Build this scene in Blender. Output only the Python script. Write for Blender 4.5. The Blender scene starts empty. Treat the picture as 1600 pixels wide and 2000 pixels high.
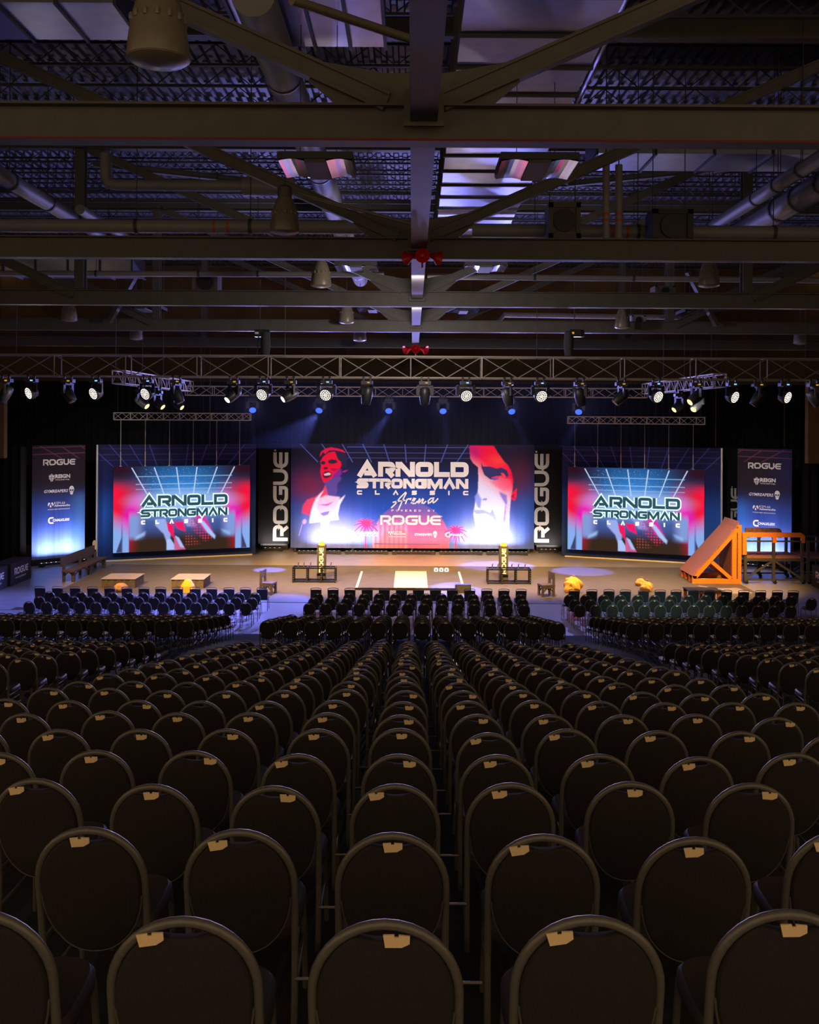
import bpy, math, random
import numpy as np
from mathutils import Vector, Matrix
R = math.radians
random.seed(7)
scene = bpy.context.scene
COL = scene.collection

# ------------------------------------------------------------------ camera, world, exposure, large lights
F = 1900.0                      # focal length in pixels of the 1600 x 2000 frame
VPX, VPY = 806.0, 815.0         # where the hall's long axis vanishes
CAMZ = 7.55
ROLL = R(0.32)
cam_d = bpy.data.cameras.new('camera'); cam = bpy.data.objects.new('camera', cam_d); COL.objects.link(cam)
cam_d.sensor_fit = 'VERTICAL'; cam_d.sensor_height = 36.0; cam_d.sensor_width = 28.8
cam_d.lens = 36.0 * F / 2000.0
cam_d.shift_x = (800.0 - VPX) / 2000.0
cam_d.shift_y = (VPY - 1000.0) / 2000.0
cam_d.clip_start = 0.1; cam_d.clip_end = 200
cam.matrix_world = Matrix.Translation((0, 0, CAMZ)) @ Matrix.Rotation(R(90), 4, 'X') @ Matrix.Rotation(ROLL, 4, 'Z')
scene.camera = cam

def pw(px, py, y):
    """world point at depth y that shows at pixel (px, py)"""
    dx, dy = px - VPX, VPY - py
    c, s = math.cos(ROLL), math.sin(ROLL)
    X = c * dx - s * dy; Z = s * dx + c * dy
    return Vector((X / F * y, y, CAMZ + Z / F * y))
def pz(px, py, z):
    """world point at height z that shows at pixel (px, py)"""
    q = pw(px, py, 1.0)
    y = (z - CAMZ) / (q.z - CAMZ)
    return pw(px, py, y)

scene.view_settings.view_transform = 'Standard'
scene.view_settings.look = 'None'
scene.view_settings.gamma = 1.0
scene.view_settings.exposure = 0.0
scene.view_settings.use_curve_mapping = False
world = bpy.data.worlds.new('world'); scene.world = world; world.use_nodes = True
world.node_tree.nodes['Background'].inputs[0].default_value = (1.0, 0.70, 0.41, 1)
world.node_tree.nodes['Background'].inputs[1].default_value = 0.62     # the dim warm concourse behind the seating
scene.cycles.max_bounces = 6; scene.cycles.diffuse_bounces = 3; scene.cycles.glossy_bounces = 3
scene.cycles.sample_clamp_indirect = 4.0
scene.cycles.use_denoising = True

def aim(o, d):
    o.rotation_mode = 'QUATERNION'
    o.rotation_quaternion = Vector(d).to_track_quat('-Z', 'Y')
def spot(name, loc, target, energy, color, angle, blend=0.5, size=0.15):
    l = bpy.data.lights.new(name, 'SPOT'); o = bpy.data.objects.new(name, l); COL.objects.link(o)
    l.energy = energy; l.color = color; l.spot_size = R(angle); l.spot_blend = blend; l.shadow_soft_size = size
    o.location = loc; aim(o, Vector(target) - Vector(loc)); return o
def area(name, loc, d, sx, sy, energy, color, spread=180):
    l = bpy.data.lights.new(name, 'AREA'); o = bpy.data.objects.new(name, l); COL.objects.link(o)
    l.shape = 'RECTANGLE'; l.size = sx; l.size_y = sy; l.energy = energy; l.color = color; l.spread = R(spread)
    o.location = loc
    z = -Vector(d).normalized(); x = Vector((1, 0, 0)); x = (x - z * x.dot(z)).normalized(); yv = z.cross(x)
    o.matrix_world = Matrix.Translation(loc) @ Matrix((x, yv, z)).transposed().to_4x4()
    return o

# stage layout (metres): floor 0, y is the distance from the camera
YT = 37.0            # front lighting truss
YB = 50.0            # rear lighting truss
CB = dict(y=54.1, x0=-6.75, x1=6.80, z0=0.26, z1=6.05)      # centre banner
PL0, PL1 = Vector((-16.3, 50.3, 0)), Vector((-8.55, 53.2, 0))  # left panel ends
PR0, PR1 = Vector((8.20, 53.2, 0)), Vector((16.0, 50.3, 0))    # right panel ends
BL0, BL1 = Vector((-19.0, 48.6, 0)), Vector((-16.95, 50.4, 0)) # left sponsor banner
BR0, BR1 = Vector((16.85, 50.4, 0)), Vector((19.05, 48.8, 0))  # right sponsor banner
WARM = (1.0, 0.56, 0.17); WHITE = (1.0, 0.93, 0.86); BLUE = (0.16, 0.20, 1.0); COOL = (0.72, 0.76, 1.0)
E = 1.0
# warm wash from the front truss on to the stage mats
for x, tx, ty, en in ((-14.2, -11.5, 44.5, 3200), (-10.0, -8.0, 45, 5200), (-5.7, -4.5, 45, 5600), (-3.2, -1.5, 45, 5200), (2.0, 2, 45, 5200), (4.8, 5, 45, 5600), (9.2, 8.5, 45, 5000), (13.6, 13.0, 44.5, 5200)):
    spot('wash_lamp', (x, YT + 0.75, 8.25), (tx, ty, 0), en * 2.2 * E, WARM, 58, 0.9, 0.22)
for x, tx in ((-6.5, -4.5), (6.0, 4.5), (-0.4, 0.0)):
    spot('wash_lamp', (x, YT + 0.75, 8.25), (tx, 50.9, 0), 14500 * E, WARM, 28, 0.9, 0.2)
# white wash on the banners
for x, tx, tz, en in ((-5.0, -3.2, 3.4, 5200), (5.0, 3.4, 3.4, 5200)):
    spot('banner_wash_lamp', (x, YT + 0.75, 8.35), (tx, 54, tz), en * 1.35 * E, WHITE, 34, 0.8, 0.2)
for x, tx, ty in ((-11.0, -15.5, 50), (11.0, 15.5, 50)):
    spot('banner_wash_lamp', (x, YT + 0.75, 8.35), (tx, ty, 3.5), 2200 * E, WHITE, 44, 0.9, 0.2)
# blue heads on the rear truss
for x, tx, ty, en, an in ((-8.2, -7.0, 47.8, 3600, 12), (-4.8, -10.5, 35.5, 5200, 36), (-1.2, -6.4, 38.0, 5200, 20), (1.6, 2.0, 42.4, 3000, 14), (5.1, 8.3, 47.9, 2600, 20), (8.5, 4.5, 49.5, 3000, 24)):
    spot('blue_head_lamp', (x, YB - 0.75, 7.7), (tx, ty, 0), en * 6 * E, BLUE, an, 0.35, 0.12)
# the wide glow of the lit lenses towards the seats and the roof
for px in (495, 625, 760, 865, 998, 1129):
    q = pw(px, 797, YB - 0.55); spot('blue_lens_glow', q, q + Vector((0, -1, 0.1)), 1200 * E, (0.30, 0.30, 1.0), 165, 0.4, 0.16)
for px in (65, 290, 638, 910, 1280, 1530):
    q = pw(px, 772, YT - 0.5); spot('white_lens_glow', q, q + Vector((0.5 if px > 806 else -0.5, -1, 0.0)), 180 * E, (1.0, 0.88, 0.85), 165, 0.4, 0.2); spot('white_lens_beam', q, q + Vector((0.25 if px > 806 else -0.25, -1, -0.36)), 3600 * E, (1.0, 0.86, 0.84), 60, 0.8, 0.2)
spot('white_head_lamp', (1.0, YT + 0.75, 8.25), (1.1, 42.2, 0.0), 6000, COOL, 12, 0.5, 0.12)
spot('house_head_lamp', (0.6, YT + 0.7, 8.3), (-11.5, 36.2, 0.6), 42000 * E, BLUE, 44, 0.6, 0.12)
# unseen fill spots added to brighten the far roof trusses, and a pale teal follow light on the far seats
for y, en in ((25.2, 380), (32.2, 850)):
    spot('hall_fill_light', (0.1, y, 10.8), (0, 60, 10.2), en * E, (1.0, 0.87, 0.82), 155, 0.5, 0.25)
spot('teal_follow_lamp', (5.5, 24.0, 10.8), (9.0, 34.8, 0.7), 6500 * E, (0.55, 0.95, 0.88), 20, 0.7, 0.15)
# light bars on the floor in front of the banners
for x, w, en in ((-4.0, 3.5, 125), (4.3, 3.5, 125), (0.0, 4.0, 28)):
    area('light_bar_lamp', (x, CB['y'] - 0.62, 0.30), (0, 0.40, 1), w, 0.12, en * E, (0.80, 0.80, 1.0), 115)
for a, b, en in ((BL0, BL1, 120), (BR0, BR1, 100)):
    m = (a + b) / 2; u = (b - a).normalized(); n = Vector((u.y, -u.x, 0))
    o = area('light_bar_lamp', m + n * 0.6 + Vector((0, 0, 0.3)), -n * 0.40 + Vector((0, 0, 1)), 2.3, 0.12, en * E, (0.80, 0.80, 1.0), 115)
    z = -(-n * 0.40 + Vector((0, 0, 1))).normalized(); yv = z.cross(u)
    o.matrix_world = Matrix.Translation(m + n * 0.6 + Vector((0, 0, 0.3))) @ Matrix((u, yv, z)).transposed().to_4x4()
for x in (-7.85, 7.6):
    area('light_bar_lamp', (x, 54.6, 0.25), (0, 0.45, 1), 1.3, 0.12, 45 * E, WHITE, 140)

# ------------------------------------------------------------------ helpers
def lin(h):
    h = h.lstrip('#'); v = [int(h[i:i + 2], 16) / 255 for i in (0, 2, 4)]
    return tuple(c / 12.92 if c <= 0.04045 else ((c + 0.055) / 1.055) ** 2.4 for c in v)
M = {}
def mat(name, color, rough=0.6, metal=0.0, emit=None, es=0.0, noise=0.0, scale=8.0, attr=False, bump=0.0, spec=0.5, stretch=None):
    m = bpy.data.materials.new(name); m.use_nodes = True; nt = m.node_tree; b = nt.nodes['Principled BSDF']
    b.inputs['Base Color'].default_value = (*color, 1); b.inputs['Roughness'].default_value = rough; b.inputs['Metallic'].default_value = metal
    b.inputs['Specular IOR Level'].default_value = spec
    if emit: b.inputs['Emission Color'].default_value = (*emit, 1); b.inputs['Emission Strength'].default_value = es
    if noise or bump:
        tc = nt.nodes.new('ShaderNodeTexCoord'); mp = nt.nodes.new('ShaderNodeMapping'); n = nt.nodes.new('ShaderNodeTexNoise')
        if stretch: mp.inputs['Scale'].default_value = stretch
        n.inputs['Scale'].default_value = scale; n.inputs['Detail'].default_value = 6
        nt.links.new(tc.outputs['Object'], mp.inputs[0]); nt.links.new(mp.outputs[0], n.inputs['Vector'])
        if noise:
            r = nt.nodes.new('ShaderNodeValToRGB')
            r.color_ramp.elements[0].color = (*[c * (1 - noise) for c in color], 1); r.color_ramp.elements[0].position = 0.3
            r.color_ramp.elements[1].color = (*[min(1, c * (1 + noise)) for c in color], 1); r.color_ramp.elements[1].position = 0.7
            nt.links.new(n.outputs['Fac'], r.inputs[0]); nt.links.new(r.outputs[0], b.inputs['Base Color'])
        if bump:
            bp = nt.nodes.new('ShaderNodeBump'); bp.inputs['Strength'].default_value = bump
            nt.links.new(n.outputs['Fac'], bp.inputs['Height']); nt.links.new(bp.outputs[0], b.inputs['Normal'])
    if attr:
        a = nt.nodes.new('ShaderNodeAttribute'); a.attribute_name = 'art'
        if attr == 'emit':
            nt.links.new(a.outputs['Color'], b.inputs['Emission Color']); b.inputs['Emission Strength'].default_value = es
        else:
            nt.links.new(a.outputs['Color'], b.inputs['Base Color'])
    M[name] = m; return m

class MB:
    def __init__(s): s.v = []; s.f = []; s.mi = []
    def add(s, vs, fs, mi=0):
        o = len(s.v); s.v += [tuple(v) for v in vs]; s.f += [tuple(i + o for i in f) for f in fs]; s.mi += [mi] * len(fs); return s
    def box(s, c, sz, rot=None, mi=0):
        hx, hy, hz = sz[0] / 2, sz[1] / 2, sz[2] / 2; c = Vector(c)
        vs = [Vector((x, y, z)) for x in (-hx, hx) for y in (-hy, hy) for z in (-hz, hz)]
        if rot is not None: vs = [rot @ v for v in vs]
        return s.add([v + c for v in vs], [(0, 1, 3, 2), (4, 6, 7, 5), (0, 4, 5, 1), (2, 3, 7, 6), (0, 2, 6, 4), (1, 5, 7, 3)], mi)
    def bx(s, x0, x1, y0, y1, z0, z1, mi=0): return s.box(((x0 + x1) / 2, (y0 + y1) / 2, (z0 + z1) / 2), (x1 - x0, y1 - y0, z1 - z0), None, mi)
    def frame(s, d, up=(0, 0, 1)):
        d = Vector(d).normalized(); up = Vector(up)
        if abs(d.dot(up)) > 0.99: up = Vector((0, 1, 0))
        a = d.cross(up).normalized(); b = a.cross(d).normalized(); return a, b
    def bar(s, p, q, w, h, up=(0, 0, 1), mi=0):
        p, q = Vector(p), Vector(q); a, b = s.frame(q - p, up)
        vs = [e + a * (w / 2 * i) + b * (h / 2 * j) for e in (p, q) for i, j in ((-1, -1), (1, -1), (1, 1), (-1, 1))]
        return s.add(vs, [(3, 2, 1, 0), (4, 5, 6, 7), (0, 1, 5, 4), (1, 2, 6, 5), (2, 3, 7, 6), (3, 0, 4, 7)], mi)
    def ibeam(s, p, q, w, h, up=(0, 0, 1), tf=0.03, tw=0.03, mi=0):
        p, q = Vector(p), Vector(q); a, b = s.frame(q - p, up)
        o = b * (h / 2 - tf / 2)
        s.bar(p + o, q + o, w, tf, up, mi); s.bar(p - o, q - o, w, tf, up, mi); return s.bar(p, q, tw, h - 2 * tf, up, mi)
    def tube(s, pts, r, n=8, closed=False, cap=True, mi=0):
        pts = [Vector(p) for p in pts]; k = len(pts); rings = []; prev = None
        for i, p in enumerate(pts):
            t = (pts[(i + 1) % k] - pts[i - 1]) if closed else (pts[min(i + 1, k - 1)] - pts[max(i - 1, 0)])
            t.normalize()
            if prev is None: a, b = s.frame(t)
            else:
                a = (prev - t * prev.dot(t)).normalized(); b = a.cross(t)
            prev = a
            rr = r[i] if isinstance(r, (list, tuple)) else r
            rings.append([p + a * (rr * math.cos(2 * math.pi * j / n)) + b * (rr * math.sin(2 * math.pi * j / n)) for j in range(n)])
        fs = []
        for i in range(k if closed else k - 1):
            i2 = (i + 1) % k
            fs += [(i * n + j, i * n + (j + 1) % n, i2 * n + (j + 1) % n, i2 * n + j) for j in range(n)]
        if cap and not closed: fs += [tuple(range(n)), tuple((k - 1) * n + j for j in reversed(range(n)))]
        return s.add([v for g in rings for v in g], fs, mi)
    def lathe(s, prof, n=16, c=(0, 0, 0), d=(0, 0, 1), cap=(True, True), mi=0):
        c = Vector(c); d = Vector(d).normalized(); a, b = s.frame(d)
        vs = [c + d * h + (a * math.cos(2 * math.pi * j / n) + b * math.sin(2 * math.pi * j / n)) * r for r, h in prof for j in range(n)]
        k = len(prof); fs = [(i * n + j, i * n + (j + 1) % n, (i + 1) * n + (j + 1) % n, (i + 1) * n + j) for i in range(k - 1) for j in range(n)]
        if cap[0]: fs.append(tuple(reversed(range(n))))
        if cap[1]: fs.append(tuple((k - 1) * n + j for j in range(n)))
        return s.add(vs, fs, mi)
    def prism(s, poly, fn, h0, h1, mi=0):
        """poly: 2-D outline; fn(a, b, h) -> 3-D"""
        n = len(poly); vs = [fn(a, b, h) for h in (h0, h1) for a, b in poly]
        return s.add(vs, [tuple(reversed(range(n))), tuple(range(n, 2 * n))] + [(i, (i + 1) % n, n + (i + 1) % n, n + i) for i in range(n)], mi)
    def build(s, name, m, parent=None, smooth=False, origin=None):
        me = bpy.data.meshes.new(name)
        o0 = Vector(origin) if origin is not None else (parent_world(parent) if parent else Vector((0, 0, 0)))
        me.from_pydata([(v[0] - o0.x, v[1] - o0.y, v[2] - o0.z) for v in s.v], [], s.f)
        ms = m if isinstance(m, (list, tuple)) else [m]
        for x in ms: me.materials.append(M[x])
        if len(ms) > 1: me.polygons.foreach_set('material_index', s.mi)
        if smooth:
            me.polygons.foreach_set('use_smooth', [True] * len(s.f))
            try: me.set_sharp_from_angle(angle=R(40))
            except Exception: pass
        me.update()
        o = bpy.data.objects.new(name, me); COL.objects.link(o)
        if parent: o.parent = parent
        elif origin is not None: o.location = o0
        return o
def parent_world(p):
    v = Vector(p.location)
    while p.parent: p = p.parent; v = v + Vector(p.location)
    return v
def tag(o, label=None, cat=None, group=None, kind=None):
    if label: o['label'] = label
    if cat: o['category'] = cat
    if group: o['group'] = group
    if kind: o['kind'] = kind
    return o
def thing(name, label, cat, loc=(0, 0, 0), group=None):
    o = bpy.data.objects.new(name, None); COL.objects.link(o); o.location = loc; o.empty_display_size = 0.1
    return tag(o, label, cat, group)
def struct(name, mb, m, **k): return tag(mb.build(name, m, **k), kind='structure')
ORD = ['zeroth', 'first', 'second', 'third', 'fourth', 'fifth', 'sixth', 'seventh', 'eighth', 'ninth', 'tenth', 'eleventh', 'twelfth', 'thirteenth', 'fourteenth', 'fifteenth', 'sixteenth', 'seventeenth', 'eighteenth', 'nineteenth', 'twentieth', 'twenty-first', 'twenty-second', 'twenty-third', 'twenty-fourth', 'twenty-fifth', 'twenty-sixth', 'twenty-seventh', 'twenty-eighth', 'twenty-ninth', 'thirtieth']

# ------------------------------------------------------------------ materials
mat('floor_concrete', (0.30, 0.28, 0.26), 0.32, noise=0.12, scale=1.2)
mat('tier_carpet', (0.018, 0.016, 0.016), 0.9, noise=0.3, scale=14)
mat('rubber_mat', (0.10, 0.092, 0.082), 0.62, noise=0.28, scale=5, stretch=(0.5, 3, 1), bump=0.05)
mat('deck_metal', (0.12, 0.12, 0.145), 0.45, 0.6, noise=0.15, scale=2)
mat('roof_steel', (0.092, 0.085, 0.074), 0.55, noise=0.12, scale=3)
mat('joist_steel', (0.05, 0.05, 0.055), 0.6)
mat('duct_metal', (0.34, 0.35, 0.48), 0.36, 0.9, noise=0.12, scale=2.5, bump=0.04)
mat('pipe_white', (0.27, 0.26, 0.26), 0.5, noise=0.06, scale=4)
mat('pipe_band', (0.55, 0.10, 0.02), 0.5)
mat('pipe_dark', (0.16, 0.13, 0.12), 0.5)
mat('lamp_acrylic', (0.20, 0.17, 0.125), 0.35, noise=0.08, scale=20)
mat('mirror', (0.8, 0.8, 0.85), 0.12, 1.0)
mat('red_paint', (0.6, 0.01, 0.01), 0.35)
mat('red_line', (0.16, 0.008, 0.006), 0.6)
mat('truss_alloy', (0.55, 0.50, 0.45), 0.4, 0.25)
mat('black_metal', (0.012, 0.012, 0.014), 0.4, 0.2)
mat('black_plastic', (0.016, 0.016, 0.018), 0.45)
mat('truss_alloy_dim', (0.30, 0.255, 0.20), 0.45, 0.2)  # truss alloy darkened: the front truss's dimmer light is put into the colour
mat('drape_black', (0.0018, 0.0018, 0.002), 0.95)
mat('wall_brown', (0.14, 0.075, 0.025), 0.85, noise=0.15, scale=1)
mat('wall_dark', (0.12, 0.07, 0.028), 0.85, noise=0.15, scale=1)
mat('fabric', (0.022, 0.0165, 0.0150), 0.9, noise=0.16, scale=120)
mat('seat_fabric', (0.06, 0.05, 0.05), 0.42, noise=0.12, scale=90)
mat('chair_steel', (0.145, 0.132, 0.115), 0.34, 0.15, noise=0.1, scale=60)
mat('card', (0.97, 0.69, 0.36), 0.7, noise=0.06, scale=200)
mat('square_fabric', (0.02, 0.02, 0.024), 0.8)
mat('print_white', (0.78, 0.70, 0.66), 0.7, spec=0.08)
mat('print_grey', (0.55, 0.50, 0.47), 0.7, spec=0.08)
mat('print_black', (0.010, 0.009, 0.010), 0.75, spec=0.08)
mat('print_dark', (0.02, 0.03, 0.12), 0.75, spec=0.08)
mat('banner_print', (0.1, 0.1, 0.3), 0.75, attr='base', spec=0.08)
mat('led', (0.0, 0.0, 0.0), 0.9, spec=0.1, attr='emit', es=1.0)
mat('led_white', (0, 0, 0), 0.5, emit=(0.72, 0.96, 1.0), es=1.2)
mat('led_warm_white', (0, 0, 0), 0.5, emit=(1.0, 0.93, 0.96), es=1.2)
mat('led_dark', (0, 0, 0), 0.5, emit=(0.012, 0.075, 0.11), es=1.0)
mat('glow_white', (0, 0, 0), 0.5, emit=(1.0, 0.88, 0.74), es=3.2)
mat('glow_blue', (0, 0, 0), 0.5, emit=(0.02, 0.06, 1.0), es=3.2)
mat('glow_amber', (0, 0, 0), 0.5, emit=(1.0, 0.62, 0.15), es=4.0)
mat('display_blue', (0, 0, 0), 0.5, emit=(0.2, 0.5, 1.0), es=1.5)
mat('display_amber', (0, 0, 0), 0.5, emit=(1.0, 0.55, 0.05), es=0.5)
mat('glass_dark', (0.02, 0.02, 0.025), 0.08, spec=0.8)
mat('wood_dark', (0.085, 0.062, 0.045), 0.6, noise=0.25, scale=6, stretch=(1, 1, 6))
mat('wood_orange', (0.80, 0.20, 0.018), 0.5, noise=0.18, scale=5, stretch=(1, 1, 4))
mat('ply_red', (0.27, 0.105, 0.062), 0.6, noise=0.3, scale=7, stretch=(1, 6, 1))
mat('pad_orange', (0.85, 0.22, 0.015), 0.55)
mat('frame_dark', (0.06, 0.055, 0.05), 0.5, 0.2)
mat('cloth_black', (0.022, 0.022, 0.025), 0.85, noise=0.2, scale=8)
mat('box_drape', (0.10, 0.075, 0.05), 0.8, noise=0.2, scale=10)
mat('box_top', (0.30, 0.27, 0.26), 0.55, noise=0.15, scale=6)
mat('ply_pale', (0.78, 0.66, 0.48), 0.55, noise=0.06, scale=5)
mat('yellow_paint', (0.68, 0.34, 0.01), 0.6, noise=0.1, scale=10)
mat('tan_sack', (0.50, 0.25, 0.06), 0.8, noise=0.25, scale=9, bump=0.3)
mat('yellow_sack', (0.58, 0.31, 0.06), 0.75, noise=0.25, scale=6, bump=0.35)
mat('tower_vinyl', (0.03, 0.03, 0.03), 0.6)
mat('rack_steel', (0.03, 0.03, 0.03), 0.25, 0.8)
mat('chrome', (0.7, 0.7, 0.7), 0.15, 1.0)
mat('white_tape', (0.75, 0.75, 0.78), 0.6)
mat('sign_glow', (0, 0, 0), 0.5, emit=(1.0, 0.95, 0.9), es=2.2)
mat('rubber_red', (0.5, 0.02, 0.02), 0.5)
# ------------------------------------------------------------------ setting: floor, tiers, ceiling, walls
ROW0, PITCH, NR = 2.73, 0.957, 20
row_y = [ROW0 + PITCH * i for i in range(NR)]
def row_floor(y): return 5.776 - 0.188 * y
MY = [24.6 + 0.87 * j for j in range(7)]
def mid_floor(j): return 1.51 - 0.152 * j
FY = [34.8, 35.8, 36.75, 37.7]
prof = [(-6.0, row_floor(ROW0 - PITCH))]
for i, y in enumerate(row_y):
    ys = y - 0.16
    prof += [(ys, prof[-1][1]), (ys, row_floor(y))]
prof += [(21.75, prof[-1][1]), (21.75, 1.66), (24.4, 1.66)]
for j, y in enumerate(MY): prof += [(y - 0.14, prof[-1][1]), (y - 0.14, mid_floor(j))]
for k, y in enumerate((30.7, 31.5, 32.3)): prof += [(y, prof[-1][1]), (y, 0.45 - 0.15 * k)]
prof += [(33.1, prof[-1][1]), (33.1, 0.0)]
fl = MB(); n = len(prof)
fl.add([(x, y, z) for x in (-25, 25) for y, z in prof], [(i, n + i, n + i + 1, i + 1) for i in range(n - 1)])
struct('floor_tiers', fl, 'tier_carpet')
fl = MB(); fl.add([(-25, 33.1, 0), (25, 33.1, 0), (25, 60, 0), (-25, 60, 0)], [(0, 1, 2, 3)])
struct('floor', fl, 'floor_concrete')

DECK = CAMZ + 9.05
cl = MB(); per = 0.305; xs = []; x = -24.0
while x < 24: xs += [(x, 0), (x + 0.10, 0), (x + 0.14, 0.08), (x + 0.265, 0.08)]; x += per
n = len(xs)
cl.add([(x, y, DECK + z) for y in (-5.0, 59.0) for x, z in xs], [(i, i + 1, n + i + 1, n + i) for i in range(n - 1)])
struct('ceiling', cl, 'deck_metal')
struct('wall_back', MB().bx(-25, 25, 59, 59.3, 0, DECK + 0.2), 'wall_dark')
struct('wall_left', MB().bx(-25.3, -25, 9, 59.3, 0, DECK + 0.2), 'wall_brown')
struct('wall_right', MB().bx(25, 25.3, 9, 59.3, 0, DECK + 0.2), 'wall_brown')
q = pw(1577, 905, 47.0); struct('trim_1', MB().bx(q.x, 25, 46.9, 47.3, q.z, 9.5), 'wall_brown')
q = pw(9, 895, 47.0); struct('trim_2', MB().bx(-25, q.x, 46.9, 47.3, q.z, 9.5), 'wall_brown')

# ------------------------------------------------------------------ roof trusses
D = 9.14
TY = [12.4 + D * k for k in range(5)]
CH = CAMZ + 3.48       # underside of the bottom chords
tname = ['first roof truss overhead, tan steel with a red line along its chord', 'second roof truss back, the one carrying the larger red horn cluster',
         'third roof truss back, between the two pairs of mirror light fittings', 'fourth roof truss back, pale lit lower flange',
         'last roof truss, bright lower flange just above the stage truss, small red horns']
for k, ty in enumerate(TY):
    t = thing('roof_truss', tname[k], 'roof truss', (0, ty, CH), 'steel roof trusses across the hall')
    MB().ibeam((-24.5, ty, CH + 0.24), (24.5, ty, CH + 0.24), 0.30, 0.48).build('bottom_chord', 'roof_steel', t)
    MB().ibeam((-24.5, ty, CH + 5.15), (24.5, ty, CH + 5.15), 0.30, 0.5).build('top_chord', 'roof_steel', t)
    if k == 0: tag(MB().bx(-24, 24, ty - 0.158, ty - 0.150, CH + 0.0, CH + 0.03).build('painted_line', 'red_line', t), 'thin red line')
    for s in (-1, 1):
        MB().ibeam((s * 0.35, ty, CH + 0.52), (s * 10.3, ty, CH + 4.95), 0.20, 0.25, tf=0.04, tw=0.12).build('diagonal', 'roof_steel', t)
        MB().ibeam((s * 10.5, ty, CH + 0.5), (s * 10.5, ty, CH + 4.95), 0.30, 0.30, up=(0, 1, 0)).build('post', 'roof_steel', t)
        MB().ibeam((s * 10.7, ty, CH + 0.35), (s * 20.4, ty, CH + 4.95), 0.26, 0.30, tf=0.04, tw=0.12).build('diagonal', 'roof_steel', t)
    g = MB().prism([(-1.0, 0.5), (1.0, 0.5), (1.35, 0.80), (1.2, 1.05), (0.35, 0.9), (-0.35, 0.9), (-1.2, 1.05), (-1.35, 0.80)], lambda a, b, h: (a, ty + h, CH + b), -0.012, 0.012)
    g.build('gusset_plate', 'roof_steel', t)
# the long centre beam
t = thing('ridge_beam', 'long centre steel beam running away overhead, its underside violet', 'beam', (0, 6, CH))
for k, (a, b) in enumerate(zip([3.0] + [y + 0.16 for y in TY[:-1]], [y - 0.16 for y in TY])):
    MB().ibeam((0.12, a, CH + 0.42), (0.12, b, CH + 0.42), 0.34, 0.42).build('beam_segment', 'roof_steel', t)
    MB().bx(0.12 - 0.25, 0.12 + 0.25, b - 0.10, b - 0.04, CH + 0.16, CH + 0.62).build('splice_plate', 'roof_steel', t)
# slanting braces between trusses
for s, lb in ((-1, 'slim slanting roof brace above the bent white pipe'), (1, 'slim slanting roof brace above the wall fan box')):
    tag(MB().ibeam((s * 10.2, 30.9, CAMZ + 8.0), (s * 5.6, 35.3, CAMZ + 8.5), 0.2, 0.2).build('roof_brace', 'roof_steel', origin=(s * 10.2, 30.9, CAMZ + 8.0)), lb, 'brace')
for s, y0, y1, lb in ((-1, 39.4, 36.3, 'steep brace near the dark unit heater'), (1, 39.4, 36.5, 'steep brace beside the hanging bell lamp over the seats')):
    tag(MB().bar((s * 12.3, y0, CH + 0.3), (s * 11.0, y0 - 0.4, CH + 2.4), 0.22, 0.16).build('roof_brace', 'roof_steel', origin=(s * 12.3, y0, CH + 0.3)), lb, 'brace')
# bar joists
JZ = CAMZ + 8.45
jn = 0
y = 8.4
while y < 56:
    if min(abs(y - v) for v in TY) > 0.5:
        jn += 1
        t = thing('bar_joist', '%s black open-web roof joist counting away from the camera' % ORD[jn], 'roof joist', (0, y, JZ), 'bar joists under the roof deck')
        MB().bar((-24, y, JZ), (24, y, JZ), 0.07, 0.06).build('bottom_bar', 'joist_steel', t)
        MB().bar((-24, y, JZ + 0.52), (24, y, JZ + 0.52), 0.07, 0.06).build('top_bar', 'joist_steel', t)
        w = MB(); x = -24.0; up = False
        while x < 23.5:
            w.bar((x, y, JZ + (0.5 if up else 0)), (x + 0.62, y, JZ + (0 if up else 0.5)), 0.025, 0.025); up = not up; x += 0.62
        w.build('web_lattice', 'joist_steel', t)
    y += 1.5
# ------------------------------------------------------------------ ducts
def rect_duct(label, x0, x1, y0, y1, z0, z1, ribs, along='y'):
    t = thing('air_duct', label, 'duct', ((x0 + x1) / 2, y0, z0))
    MB().bx(x0, x1, y0, y1, z0, z1).build('sheet_casing', 'duct_metal', t)
    L0, L1 = (y0, y1) if along == 'y' else (x0, x1)
    for i in range(ribs + 1):
        c = L0 + (L1 - L0) * i / ribs; r = MB()
        if along == 'y':
            r.bx(x0 - 0.05, x1 + 0.05, c - 0.03, c + 0.03, z0 - 0.05, z0 + 0.002); r.bx(x0 - 0.05, x0 + 0.002, c - 0.03, c + 0.03, z0, z1); r.bx(x1 - 0.002, x1 + 0.05, c - 0.03, c + 0.03, z0, z1)
        else:
            r.bx(c - 0.03, c + 0.03, y0 - 0.05, y1 + 0.05, z0 - 0.05, z0 + 0.002); r.bx(c - 0.03, c + 0.03, y0 - 0.05, y0 + 0.002, z0, z1)
        r.build('flange_rib', 'joist_steel', t)
    return t
rect_duct('broad shiny rectangular duct running away beside the centre beam', 0.72, 3.0, 11.0, 33.5, CAMZ + 6.0, CAMZ + 7.0, 16)
rect_duct('shiny rectangular duct crossing beyond the big near bell lamp', -3.2, -0.55, 16.2, 18.4, CAMZ + 7.0, CAMZ + 7.9, 4, 'x')
rect_duct('shiny duct crossing the upper corner beyond the first truss', -9.5, -5.3, 17.2, 18.9, CAMZ + 7.3, CAMZ + 8.1, 4, 'x')
rect_duct('flat shiny duct beneath the deck above the paired pipes', 4.8, 12.5, 25.5, 27.3, CAMZ + 6.95, CAMZ + 7.55, 5, 'x')
rect_duct('flat shiny duct crossing above the far bent pipe', -14.0, -9.6, 33.2, 34.8, CAMZ + 4.9, CAMZ + 5.5, 4, 'x')
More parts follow.
